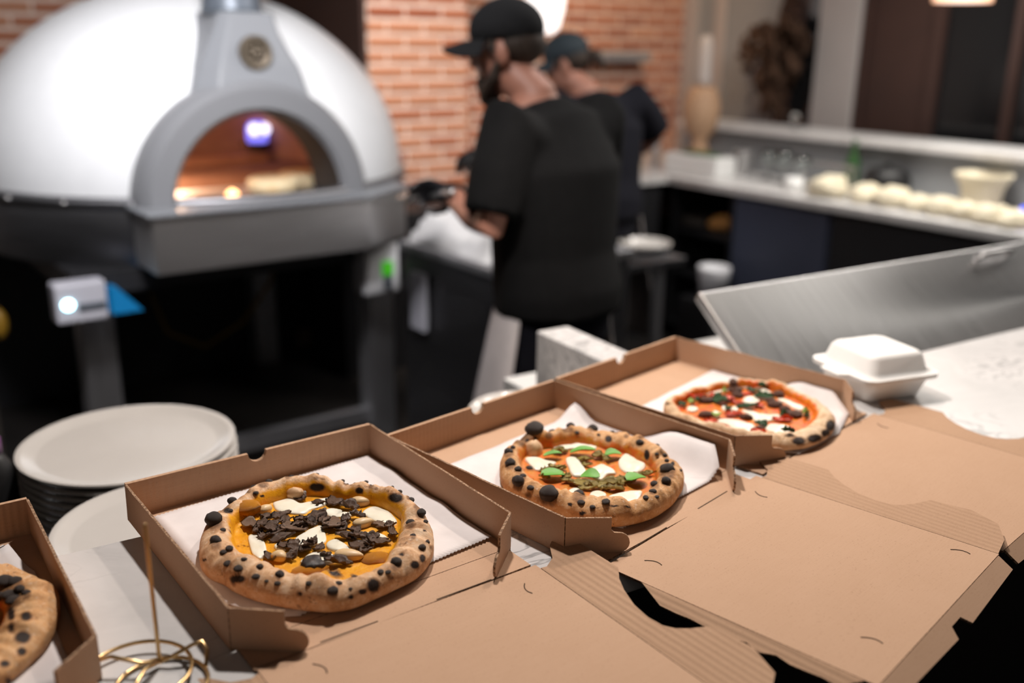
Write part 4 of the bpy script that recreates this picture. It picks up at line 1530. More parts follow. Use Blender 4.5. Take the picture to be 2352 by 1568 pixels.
for i, (x, y, a, b, rot) in enumerate(((940, 205, 50, 52, 0), (960, 295, 82, 60, .2), (630, 420, 90, 46, .3), (620, 590, 90, 42, .1), (1470, 350, 70, 46, 0), (1430, 470, 92, 46, .4), (1640, 585, 112, 58, .2), (1090, 622, 72, 30, 0),
                                       (985, 360, 60, 46, .6), (1545, 525, 62, 42, .1), (1385, 430, 60, 34, .4))):
    z3.put('sausage_crumb', i % 4, lump_mesh, 'meat', x, y, a, b, rot, .8, .002)
for i, (x, y, a, b, rot) in enumerate(((900, 410, 56, 48, .2), (705, 372, 46, 26, 0), (1090, 345, 50, 34, .4), (950, 592, 105, 28, .1), (1000, 455, 72, 24, -.2), (430, 385, 110, 32, .2), (1250, 490, 62, 36, .2), (1510, 655, 90, 24, -.2),
                                       (680, 680, 80, 32, .1), (1240, 785, 80, 20, 0), (1560, 640, 70, 20, 0), (560, 380, 60, 20, .1))):
    z3.put('red_pepper_piece', i % 5, slice_mesh, 'redpep', x, y, a, b, rot, 1.2, .0025)
for i, (x, y, a, b, rot) in enumerate(((785, 430, 84, 56, .3), (525, 432, 32, 24, 0), (1185, 312, 72, 38, -.3), (1305, 392, 112, 40, -.2), (1120, 502, 124, 30, 0), (1262, 712, 72, 34, .2), (1540, 602, 42, 28, 0), (1285, 242, 62, 22, -.2),
                                       (880, 522, 32, 34, 0), (1590, 792, 72, 14, 0), (350, 480, 50, 30, .2), (1800, 620, 30, 26, 0))):
    z3.put('spinach_scrap', i % 6, slice_mesh, 'spinach', x, y, a, b, rot, 1.5, .0035, (random.uniform(-.2, .2), random.uniform(-.2, .2)))
for i, (x, y, a, b, rot) in enumerate(((840, 335, 26, 34, 0), (452, 456, 46, 28, .1), (742, 606, 52, 26, .3), (1792, 582, 36, 26, 0))):
    z3.put('green_scrap', i % 3, slice_mesh, 'lime', x, y, a, b, rot, 1.5, .0040)
for a in ((1710, 880, 84, 46), (1900, 850, 92, 48), (2085, 700, 56, 66), (2030, 790, 54, 48), (1600, 820, 60, 14), (170, 440, 30, 12)):
    z3.burn(*a)

# ---- pizza in the box at the frame edge
z0 = Pizza('charred pizza half cut off by the left frame edge', (0, 1130), 240 / 859, None, None, 'crust2', .028, seed=14.0, circle=(-0.562, 0.776, 0.132, .66))
for a in ((40, 740, 90, 60), (120, 740, 66, 50), (80, 850, 80, 46), (215, 830, 38, 44), (30, 720, 50, 40), (110, 890, 70, 40), (160, 790, 40, 40), (10, 860, 50, 40)):
    z0.blister(*a)
for a in ((215, 1020, 48, 40), (185, 1190, 70, 50), (40, 1410, 44, 30), (90, 1000, 30, 60), (95, 1110, 28, 50), (180, 1310, 40, 34), (60, 1550, 40, 24)):
    z0.burn(*a)
z0.blob('mozzarella_pool', 'cheese', [(-60, 1260), (0, 1240), (40, 1250), (20, 1300), (-40, 1310)], .003)

for z_ in (z0, z1, z2, z3):
    z_.finish()

# ================================================================== foam container
cx = Vector(BAR.w(1.347, 0.993))
fc = empty('takeout_container', (cx.x, cx.y, BT), R(22))
tag(fc, 'white foam clamshell takeout container on the marble bar', 'container')


def rrect(hx, hy, r, z, n=5):
    out = []
    for sx, sy, a0 in ((1, 1, 0), (-1, 1, 90), (-1, -1, 180), (1, -1, 270)):
        for i in range(n + 1):
            a = R(a0 + 90 * i / n)
            out.append(Vector((sx * (hx - r) + r * math.cos(a), sy * (hy - r) + r * math.sin(a), z)))
    return out


def skin_rings(rings, cap0=True, cap1=True):
    m_ = MB()
    n_ = len(rings[0])
    f_ = []
    for k in range(len(rings) - 1):
        for i in range(n_):
            j = (i + 1) % n_
            f_.append((k * n_ + i, k * n_ + j, (k + 1) * n_ + j, (k + 1) * n_ + i))
    if cap0:
        f_.append(tuple(reversed(range(n_))))
    if cap1:
        f_.append(tuple(range((len(rings) - 1) * n_, len(rings) * n_)))
    m_.add([q for r_ in rings for q in r_], f_)
    return m_


auto_smooth(skin_rings([rrect(.052, .052, .014, 0), rrect(.055, .055, .015, .003), rrect(.066, .066, .018, .036), rrect(.076, .076, .020, .038), rrect(.0765, .0765, .020, .0415)]).build('container_base', 'foam', fc, smooth=True), 50)
lidc = skin_rings([rrect(.0765, .0765, .020, .0418), rrect(.0765, .0765, .020, .0455), rrect(.066, .066, .018, .047), rrect(.062, .062, .018, .052), rrect(.056, .056, .016, .073), rrect(.051, .051, .015, .078), rrect(.044, .044, .012, .0795)])
lc = auto_smooth(lidc.build('container_lid', 'foam', fc, smooth=True), 50)
MB().prism([(-.095, -.022), (-.075, -.03), (-.075, .03), (-.095, .022)], .042, .0455).build('tab', 'foam', lc, bevel=.002)

# ================================================================== brass wire stand
ws = at_z(368, 1530, BT)
wsn = empty('wire_number_stand', (ws.x, ws.y, BT))
tag(wsn, 'brass wire table number stand with a tall rod on the marble', 'wire stand')
WR = .0019
MB().tube([(0, 0, .004), (0, 0, .146)], WR, 10).build('rod', 'brass', wsn, smooth=True)
cxy = Vector((-.012, -.020))


def ring(r, z, cx_, cy_, a0=0, a1=360, n=48, tilt=0.0):
    return [(cx_ + r * math.cos(R(a0 + (a1 - a0) * i / n)), cy_ + r * math.sin(R(a0 + (a1 - a0) * i / n)), z + tilt * math.sin(R(a0 + (a1 - a0) * i / n))) for i in range(n + (0 if a1 - a0 >= 360 else 1))]


MB().tube(ring(.047, .010, -.012, -.022), WR, 10, closed=True).build('upper_ring', 'brass', wsn, smooth=True)
MB().tube(ring(.040, .003, .012, -.030), WR, 10, closed=True).build('base_ring', 'brass', wsn, smooth=True)
MB().tube([(0, 0, .005), (.010, .002, .009), (.028, .010, .017), (.036, .014, .018), (.042, .008, .013), (.044, -.004, .004)], WR, 10).build('wire_bend', 'brass', wsn, smooth=True)
MB().tube([(0, 0, .005), (-.012, -.012, .012), (-.040, -.010, .017), (-.056, -.016, .014), (-.060, -.026, .003)], WR, 10).build('wire_bend', 'brass', wsn, smooth=True)
MB().tube([(-.010, -.072, .003), (-.004, -.060, .014), (-.002, -.030, .018), (0, 0, .005)], WR, 10).build('wire_bend', 'brass', wsn, smooth=True)
# ================================================================== far kitchen
FZ = 0.92
f0, f1 = KIT.at_z(1560, 405, FZ), KIT.at_z(2352, 545, FZ)
FU = (f0.x + f1.x) / 2                                # front edge of the long counter
RV = KIT.at_z(1450, 411, FZ).y                        # front edge of the return by the wall
fc_root = empty('far_counter', (0, 0, 0), KR)
tag(fc_root, 'long pale stone kitchen counter in the background with a raised glass ledge', 'counter')
RU0 = KIT.at_z(1300, 420, FZ).x
MB().prism([(RU0, RV), (FU, RV), (FU, 0.2), (FU + .62, 0.2), (FU + .62, WV - .03), (RU0, WV - .03)], FZ - .04, FZ).build('stone_top', 'marble', fc_root, bevel=.004)
LZ = 1.175
l0 = KIT.at_z(2000, 330, LZ).x
LU = max(FU + .50, l0)
MB().box(LU, LU + .34, 0.2, RV + .45, LZ - .035, LZ).build('raised_ledge', 'marble', fc_root, bevel=.004)
MB().box(FU + .56, FU + .60, 0.2, RV + .45, FZ, LZ - .035).build('ledge_back', 'wall_grey', fc_root)
MB().box(FU + .58, LU + .24, 0.2, WV - .05, 0.0, FZ - .04).build('counter_wall', 'cab_dark', fc_root)
# units under the counter


def unit(name, v0, v1, mname, label, shelf=False):
    o = empty(name, (0, 0, 0), KR)
    tag(o, label, 'cabinet')
    if shelf:
        MB().box(FU + .03, FU + .56, v0, v0 + .02, .08, FZ - .045).build('side_panel', mname, o)
        MB().box(FU + .03, FU + .56, v1 - .02, v1, .08, FZ - .045).build('side_panel', mname, o)
        for z in (.08, .38, .62):
            MB().box(FU + .04, FU + .56, v0 + .02, v1 - .02, z, z + .02).build('shelf', mname, o)
        MB().box(FU + .54, FU + .56, v0 + .02, v1 - .02, .10, FZ - .045).build('back_panel', mname, o)
    else:
        MB().box(FU + .04, FU + .56, v0, v1, .08, FZ - .045).build('body', mname, o)
        MB().box(FU + .02, FU + .04, v0 + .006, v1 - .006, .10, FZ - .05).build('door', mname, o, bevel=.003)
    return o


vA = KIT.at_u(1682, 520, FU + .02).y
vB = KIT.at_u(1898, 560, FU + .02).y
unit('cabinet', vB, vA, 'cab_blue', 'slate blue cabinet under the far counter')
unit('open_shelf_unit', vA + .01, RV - .02, 'cab_dark', 'open dark shelf unit in the corner under the far counter', True)
unit('undercounter_fridge', 0.4, vB - .01, 'cab_dark', 'black undercounter fridge right of the slate cabinet')
rc = empty('return_cabinet', (0, 0, 0), KR)
tag(rc, 'dark cabinet under the return counter behind the cooks', 'cabinet')
MB().box(RU0, FU - .01, RV + .03, WV - .05, 0.0, FZ - .045).build('body', 'cab_dark', rc)
# things on the open shelf


def lumpy(name, mname, size, seed, n=18, m=11, amp=.25, freq=1.6):
    mb_ = MB()
    mb_.ball((0, 0, 0), 1, n, m)
    mb_.v = [(v[0] * size[0] * (1 + amp * nz(v[0] * freq + seed, v[1] * freq, v[2] * freq)), v[1] * size[1] * (1 + amp * nz(v[0] * freq, v[1] * freq + seed, v[2] * freq)),
              max(-.55, v[2]) * size[2] * (1 + amp * nz(v[0] * freq, v[1] * freq, v[2] * freq + seed))) for v in mb_.v]
    return mb_.build(name, mname, smooth=True)


def on_shelf(px, py, z, name, mname, size, seed, label, cat):
    q = KIT.at_u(px, py, FU + .2)
    o = lumpy(name, mname, size, seed)
    w = KIT.w(FU + .2, q.y)
    o.location = (w.x, w.y, z + size[2] * .68)
    return tag(o, label, cat)


on_shelf(1660, 530, .64, 'bread_loaf', 'orange_food', (.08, .06, .05), 2.0, 'golden loaf on the open shelf beside the slate cabinet', 'bread')
on_shelf(1600, 505, .64, 'folded_cloth', 'box_brown', (.12, .16, .045), 3.0, 'brown folded cloth on the dark open shelf', 'cloth')
on_shelf(1540, 500, .64, 'brown_bag', 'wall_dark', (.09, .09, .10), 4.0, 'dark reddish bag on the open shelf near the corner', 'bag')
# white bucket on the floor by the slate cabinet
bq = KIT.w(FU - .16, KIT.at_u(1640, 630, FU - .16).y)
bz = KIT.at_u(1640, 612, FU - .16).z
bu = empty('white_tub', (bq.x, bq.y, 0), KR)
tag(bu, 'white plastic tub on a dark crate below the far counter', 'tub')
MB().lathe([(.062, bz - .16), (.068, bz - .15), (.078, bz), (.082, bz), (.082, bz - .012), (.07, bz - .13), (.001, bz - .13)], 28).build('tub_body', 'plastic_white', bu, smooth=True)
MB().box(-.12, .12, -.12, .12, 0, bz - .161).build('crate', 'cab_dark', bu)

# ------------------------------------------------------------------ objects on the far counter


def on_counter(px, py, z=FZ, r=.06):
    q_ = KIT.at_z(px, py, z)
    return KIT.w(min(q_.x, FU + .555 - r), q_.y, z)


w = on_counter(1452, 388)
tin = empty('cream_canister', w)
tag(tin, 'cream canister with a dark band at the back counter corner', 'canister')
MB().lathe([(.055, 0), (.058, .005), (.058, .10), (.05, .11)], 24).build('canister_body', 'cream', tin, smooth=True)
MB().lathe([(.0585, .045), (.0595, .047), (.0595, .075), (.0585, .077)], 24, close=False).build('band', 'box_brown', tin, smooth=True)
MB().lathe([(.06, .11), (.06, .125), (.04, .130)], 24).build('lid', 'white_gloss', tin, smooth=True)
w = on_counter(1503, 385)
tag(MB().lathe([(.024, 0), (.026, .004), (.026, .15), (.016, .17), (.012, .20), (.014, .205)], 20).build('steel_shaker', 'steel', smooth=True, loc=w), 'slim steel shaker beside the cream canister', 'shaker')
w = on_counter(1605, 400)
tr_ = empty('salad_tray', w, KR)
tag(tr_, 'white rectangular tub of greens below the wooden mill', 'tub')
MB().box(-.08, .08, -.20, .20, 0, .11).build('tub_body', 'white_gloss', tr_, bevel=.012)
MB().ball((0, 0, .11), (.06, .15, .02), 16, 8).build('greens', 'spinach', tr_, smooth=True)
# wooden mill on the tub's far side
w = KIT.w(FU + .44, KIT.at_u(1606, 330, FU + .44).y, FZ)
mill = empty('pepper_mill', w)
mill.scale = (1.35, 1.35, 1.06)
tag(mill, 'tall pale wooden pepper mill standing on the far counter', 'mill')
MB().lathe([(.040, 0), (.042, .01), (.042, .10), (.030, .14), (.034, .16), (.070, .22), (.080, .30), (.078, .36), (.060, .42), (.045, .44)], 28).build('mill_body', 'wood', mill, smooth=True)
MB().lathe([(.035, .44), (.032, .47), (.030, .66), (.022, .70), (.004, .705)], 28).build('mill_head', 'trim', mill, smooth=True)
w = on_counter(1702, 402)
tag(MB().lathe([(.045, 0), (.048, .005), (.050, .13), (.053, .135), (.050, .137), (.046, .02), (.001, .018)], 24).build('steel_cup', 'steel', smooth=True, loc=w), 'brushed steel cup between the white tub and the glasses', 'cup')


def glass(px, py, s, label):
    p = [(.032, 0), (.034, .003), (.012, .006), (.006, .02), (.006, .06), (.012, .07), (.034, .09), (.042, .12), (.036, .16), (.0345, .16), (.040, .12), (.032, .093), (.008, .074), (.001, .073)]
    w_ = on_counter(px, py)
    o = MB().lathe([(a * s, b * s) for a, b in p], 28).build('wine_glass', 'glass', smooth=True, loc=w_)
    return tag(o, label, 'glass', 'glasses on the far counter')


glass(1762, 412, 1.0, 'stemmed glass nearest the steel cup on the far counter')
glass(1796, 420, 1.05, 'stemmed glass in the middle of the far counter cluster')
glass(1838, 430, 1.0, 'stemmed glass nearest the dough balls on the far counter')
w = on_counter(1822, 440)
tag(MB().lathe([(.04, 0), (.045, .004), (.048, .07), (.044, .07), (.041, .01), (.001, .01)], 24).build('glass_tumbler', 'white_gloss', smooth=True, loc=w), 'white tumbler in front of the stemmed glasses', 'tumbler')
# steel guard frame
gq0, gq1 = KIT.at_z(1850, 400, FZ), KIT.at_z(1975, 432, FZ)
gf = empty('guard_rail', (0, 0, 0), KR)
tag(gf, 'slim steel rail on posts along the far counter', 'rail')
ug = FU + .34
vg0, vg1 = KIT.at_u(1850, 370, ug).y, KIT.at_u(1965, 385, ug).y
MB().box(ug - .008, ug + .008, vg1, vg0, FZ + .115, FZ + .135).build('rail', 'steel', gf)
for v in (vg0 - .01, vg1 + .01):
    MB().box(ug - .007, ug + .007, v - .007, v + .007, FZ, FZ + .115).build('post', 'steel', gf)
# dough balls in a row with folds
k = 0
names = ['first', 'second', 'third', 'fourth', 'fifth', 'sixth', 'seventh', 'eighth', 'ninth', 'tenth']
for px, py, s in ((1905, 452, .100), (1985, 464, .080), (2050, 474, .085), (2110, 484, .07), (2165, 494, .08), (2222, 504, .07), (2275, 514, .08), (2330, 524, .07)):
    w = on_counter(px, py)
    o = lumpy('dough_ball', 'cream', (s, s * .9, s * .62), k * 3.3, amp=.35)
    o.location = (w.x, w.y, FZ + s * .45)
    tag(o, '%s pale dough lump along the far counter counting from the glasses' % names[k], 'dough', 'pale dough lumps on the far counter')
    k += 1
w = on_counter(2278, 478, r=.13)
tb = empty('cream_tub', w)
tag(tb, 'cream tub with a flared rim at the right end of the far counter', 'tub')
MB().lathe([(.075, 0), (.08, .01), (.09, .10), (.125, .16), (.12, .165), (.085, .11), (.07, .02), (.001, .02)], 24).build('tub_body', 'cream', tb, smooth=True)
w = on_counter(2105, 440, r=.12)
pot = empty('black_pot', w)
tag(pot, 'round black pot behind the dough lumps', 'pot')
MB().lathe([(.07, 0), (.10, .02), (.115, .07), (.10, .12), (.06, .14), (.01, .145)], 24).build('pot_body', 'black', pot, smooth=True)
MB().lathe([(.012, .145), (.016, .16), (.004, .165)], 12).build('knob', 'black', pot, smooth=True)
w = on_counter(1975, 430)
tag(MB().lathe([(.035, 0), (.037, .004), (.037, .14), (.014, .19), (.014, .24), (.016, .245)], 20).build('olive_bottle', 'spinach', smooth=True, loc=w), 'dark green bottle behind the dough lumps', 'bottle')
w = on_counter(2030, 445)
tag(MB().lathe([(.03, 0), (.032, .004), (.036, .10), (.033, .10), (.028, .01), (.001, .01)], 20).build('paper_cup', 'plastic_white', smooth=True, loc=w), 'white cup between the bottle and the black pot', 'cup')
w = KIT.w(KIT.at_z(2348, 505, FZ).x, KIT.at_z(2348, 505, FZ).y, FZ)
tag(MB().ball((0, 0, .03), (.02, .02, .03), 12, 8).build('blue_light', mat('led_blue', (0.05, 0.08, 0.6), 0.4, emit=(0.03, 0.06, 1.0), strength=1.6), smooth=True, loc=w), 'small blue indicator light at the right frame edge', 'indicator')
# ornament catching the light on the raised ledge
w = KIT.w(LU + .12, KIT.at_u(1822, 318, LU + .12).y, LZ)
tag(MB().lathe([(.018, 0), (.02, .004), (.006, .01), (.006, .03), (.022, .045), (.026, .065), (.018, .085), (.004, .09)], 20).build('glass_ornament', 'glass', smooth=True, loc=w), 'small glass ornament on the raised ledge', 'ornament')

# ------------------------------------------------------------------ small steel table with a plate behind the cook
TZ = 0.76
t0, t1 = KIT.at_z(1380, 625, TZ), KIT.at_z(1578, 590, TZ)
st = empty('steel_side_table', (0, 0, 0), KR)
tag(st, 'small steel side table behind the standing cook', 'table')
v0 = t1.y
MB().box(t1.x - .46, t1.x, v0, v0 + .30, TZ - .03, TZ).build('table_top', 'steel_dark', st, bevel=.003)
for a in (t1.x - .43, t1.x - .12):
    for b in (v0 + .04, v0 + .26):
        MB().box(a - .018, a + .018, b - .018, b + .018, 0, TZ - .03).build('leg', 'steel_mid', st)
w = KIT.w(*KIT.at_z(1480, 574, TZ)[:2], TZ)
sp = plate_mesh(0.115).build('serving_plate', 'plate', smooth=True, loc=w)
sp.scale = (1, 1, 2.2)
tag(sp, 'white plate on the small steel side table', 'plate')
w = KIT.w(*KIT.at_z(1392, 590, TZ)[:2], TZ)
o = lumpy('bread_roll', 'orange_food', (.04, .05, .055), 7.0)
o.location = (w.x, w.y, TZ + .031)
tag(o, 'golden bread roll beside the plate on the side table', 'bread')

# ------------------------------------------------------------------ steel cabinet right of the oven with a white cloth
c0, c1 = OV.at_z(1095, 604, .9), OV.at_z(928, 552, .9)
CU = (c0.x + c1.x) / 2
sc = empty('steel_cabinet', (0, 0, 0), OR_)
tag(sc, 'grey steel cabinet between the oven and the cook', 'cabinet')
MB().box(CU, CU + .6, c0.y - .12, c1.y, 0.05, .87).build('cabinet_body', 'steel_dark', sc, bevel=.004)
MB().box(CU - .015, CU + .615, c0.y - .13, c1.y + .01, .87, .90).build('cabinet_top', 'steel_mid', sc, bevel=.004)
hq = OV.at_u(975, 690, CU)
hd = MB().box(CU - .035, CU - .012, hq.y - .05, hq.y + .05, hq.z - .11, hq.z + .11).build('handle', 'plastic_grey', sc, bevel=.008)
MB().box(CU - .014, CU - .001, hq.y - .03, hq.y + .03, hq.z - .08, hq.z + .08).build('handle_mount', 'steel_dark', hd)
mb = MB()
nu, nv = 22, 26
ca, cb_ = OV.at_z(930, 520, .93), OV.at_z(1090, 590, .92)
v_a, v_b = cb_.y - .06, c1.y - .01
vs_ = []
for i in range(nu + 1):
    for j in range(nv + 1):
        u = CU + .01 + .40 * i / nu
        v = v_a + (v_b - v_a) * j / nv
        e = min(1, min(i, nu - i) / 3, min(j, nv - j) / 3)
        z = .902 + e * (.055 + .05 * nz(u * 9, v * 9, 1) + .03 * abs(nz(u * 20, v * 20, 4)) + .07 * smooth01((v - v_a) / (v_b - v_a) * 1.6 - .7))
        vs_.append((u + .02 * nz(u * 5, v * 7, 9), v + .012 * nz(u * 8, v * 6, 12), max(.9015, z)))
fs = [(i * (nv + 1) + j, (i + 1) * (nv + 1) + j, (i + 1) * (nv + 1) + j + 1, i * (nv + 1) + j + 1) for i in range(nu) for j in range(nv)]
mb.add(vs_, fs)
tag(mb.build('crumpled_cloth', 'cloth', smooth=True, rz=OR_), 'crumpled white cloth heaped on the steel cabinet', 'cloth')

# ------------------------------------------------------------------ lamps and wall things
w = KIT.at_v(1232, 8, WV - .06)
wl = empty('wall_lamp', KIT.w(w.x, WV - .015, w.z))
wl.rotation_euler = (0, 0, KR)
tag(wl, 'white glowing wall lamp above the second cook', 'lamp')
MB().lathe([(.05, -.17), (.085, -.14), (.115, -.02), (.12, .16), (.10, .22), (.05, .24)], 28, Matrix.Translation((0, -.13, 0))).build('diffuser', 'lamp_glow', wl, smooth=True)
MB().box(-.03, .03, -.03, .004, -.05, .05).build('wall_mount', 'steel_mid', wl)
q = KIT.at_u(2210, 4, 4.3)
pl = empty('pendant_lamp', KIT.w(4.3, q.y, q.z))
tag(pl, 'pendant lamp with a warm glowing shade at the top of the frame', 'lamp')
MB().lathe([(.125, 0), (.122, .03), (.09, .10), (.04, .14), (.02, .15)], 32, close=False).build('lamp_shade', 'shade', pl, smooth=True)
MB().lathe([(.118, .003), (.118, .006)], 32).build('diffuser', 'lamp_glow', pl)
MB().tube([(0, 0, .15), (0, 0, 3.3 - q.z)], .005, 8).build('cord', 'black', pl)
# steel shelf rail on the brick wall behind the second cook
q0, q1 = KIT.at_v(1335, 132, WV - .03), KIT.at_v(1465, 132, WV - .03)
sr = empty('wall_shelf', (0, 0, 0), KR)
tag(sr, 'short grey steel shelf fixed to the brick wall', 'shelf')
MB().box(q0.x - .1, q1.x, WV - .16, WV - .012, q0.z - .025, q0.z + .035).build('shelf_board', 'steel_mid', sr, bevel=.008)
# hanging bunch of dried flowers
q = KIT.at_u(1790, 60, UR - .15)
db = empty('dried_bunch', KIT.w(UR - .16, q.y, q.z), KR)
tag(db, 'brown bunch of dried flowers hanging on the far wall', 'dried flowers')
mb = MB()
rnd = random.Random(3)
zlow = KIT.at_u(1790, 255, UR - .15).z - q.z
for i in range(150):
    t = rnd.random()
    z = .03 + (zlow - .03) * t
    spread_ = .05 + .17 * math.sin(math.pi * min(1, t * 1.15 + .12))
    a = rnd.uniform(0, 6.28)
    r = spread_ * math.sqrt(rnd.random())
    c = Vector((min(.10, r * math.cos(a)), r * math.sin(a), z))
    Tm = Matrix.Rotation(rnd.uniform(0, 6), 4, 'Z') @ Matrix.Rotation(rnd.uniform(-1, 1), 4, 'X')
    mb.ball(c, (.035 * rnd.uniform(.6, 1.3), .016, .05), 6, 4, T=Tm)
mb.build('flower_heads', 'dried', db, smooth=True)
MB().tube([(0, 0, .0), (.02, 0, .12), (.145, 0, .16)], .008, 8).build('stalk_hook', 'dried', db)
tag(bpy.data.objects['flower_heads'], kind='stuff')

# ================================================================== people


def remesh(o, vox, sm=4):
    r = o.modifiers.new('remesh', 'REMESH')
    r.mode = 'VOXEL'
    r.voxel_size = vox
    r.use_smooth_shade = True
    s = o.modifiers.new('smooth', 'SMOOTH')
    s.iterations = sm
    return o


def head_mesh(mb_, c, yaw, s=1.0, nod=0.0):
    """head facing local +y, turned by yaw; c is the head centre at eye height"""
    T = Matrix.Translation(c) @ Matrix.Rotation(yaw, 4, 'Z') @ Matrix.Rotation(nod, 4, 'X')
    B = lambda p, r: mb_.ball(T @ Vector(p) * 1.0, r, 16, 11, T=T.to_3x3().to_4x4())
    B((0, -.008, .030), (.076 * s, .094 * s, .088 * s))          # skull
    B((0, .018, -.045), (.060 * s, .070 * s, .075 * s))          # face and jaw
    B((0, .062, -.088), (.026 * s, .022 * s, .020 * s))          # chin
    B((0, .088, -.012), (.012 * s, .016 * s, .026 * s))          # nose ridge
    B((0, .098, -.030), (.016 * s, .014 * s, .012 * s))          # nose tip
    B((0, .074, .022), (.052 * s, .018 * s, .012 * s))           # brow
    B((0, .078, -.056), (.024 * s, .012 * s, .010 * s))          # lips
    for sx in (-1, 1):
        B((sx * .040, .062, -.020), (.020 * s, .018 * s, .018 * s))   # cheek bone
        B((sx * .078, -.008, -.016), (.010 * s, .020 * s, .032 * s))  # ear
    return T


def hand(mb_, T, curl=1.0, thumb=1):
    """palm and five fingers; wrist at the origin, fingers along +y, palm facing -z"""
    mb_.tube([T @ Vector((0, 0, 0)), T @ Vector((0, .035, 0)), T @ Vector((0, .075, 0))], [(.026, .017), (.038, .016), (.040, .014)], 12, ref=T.to_3x3() @ Vector((1, 0, 0)))
    for k, (x, l) in enumerate(((-.030, .90), (-.010, 1.05), (.011, 1.0), (.031, .80))):
        p = Vector((x, .078, 0))
        a = 0.0
        pts = [T @ (p - Vector((0, .014, 0))), T @ p]
        for seg in (.036, .026, .020):
            a += .75 * curl
            p = p + Vector((0, math.cos(a), -math.sin(a))) * seg * l
            pts.append(T @ p)
        mb_.tube(pts, [.0095, .0095, .0088, .008, .0072], 10)
    p = [Vector((thumb * .026, .018, -.004)), Vector((thumb * .050, .040, -.016)), Vector((thumb * .052, .068, -.034)), Vector((thumb * .038, .088, -.046))]
    mb_.tube([T @ q for q in p], [.0125, .011, .010, .0085], 10)


def frame_to(p, fwd, up=(0, 0, 1)):
    f = Vector(fwd).normalized()
    z = Vector(up)
    z = (z - f * z.dot(f)).normalized()
    x = f.cross(z)
    m_ = Matrix((x, f, z)).transposed().to_4x4()
    m_.translation = Vector(p)
    return m_


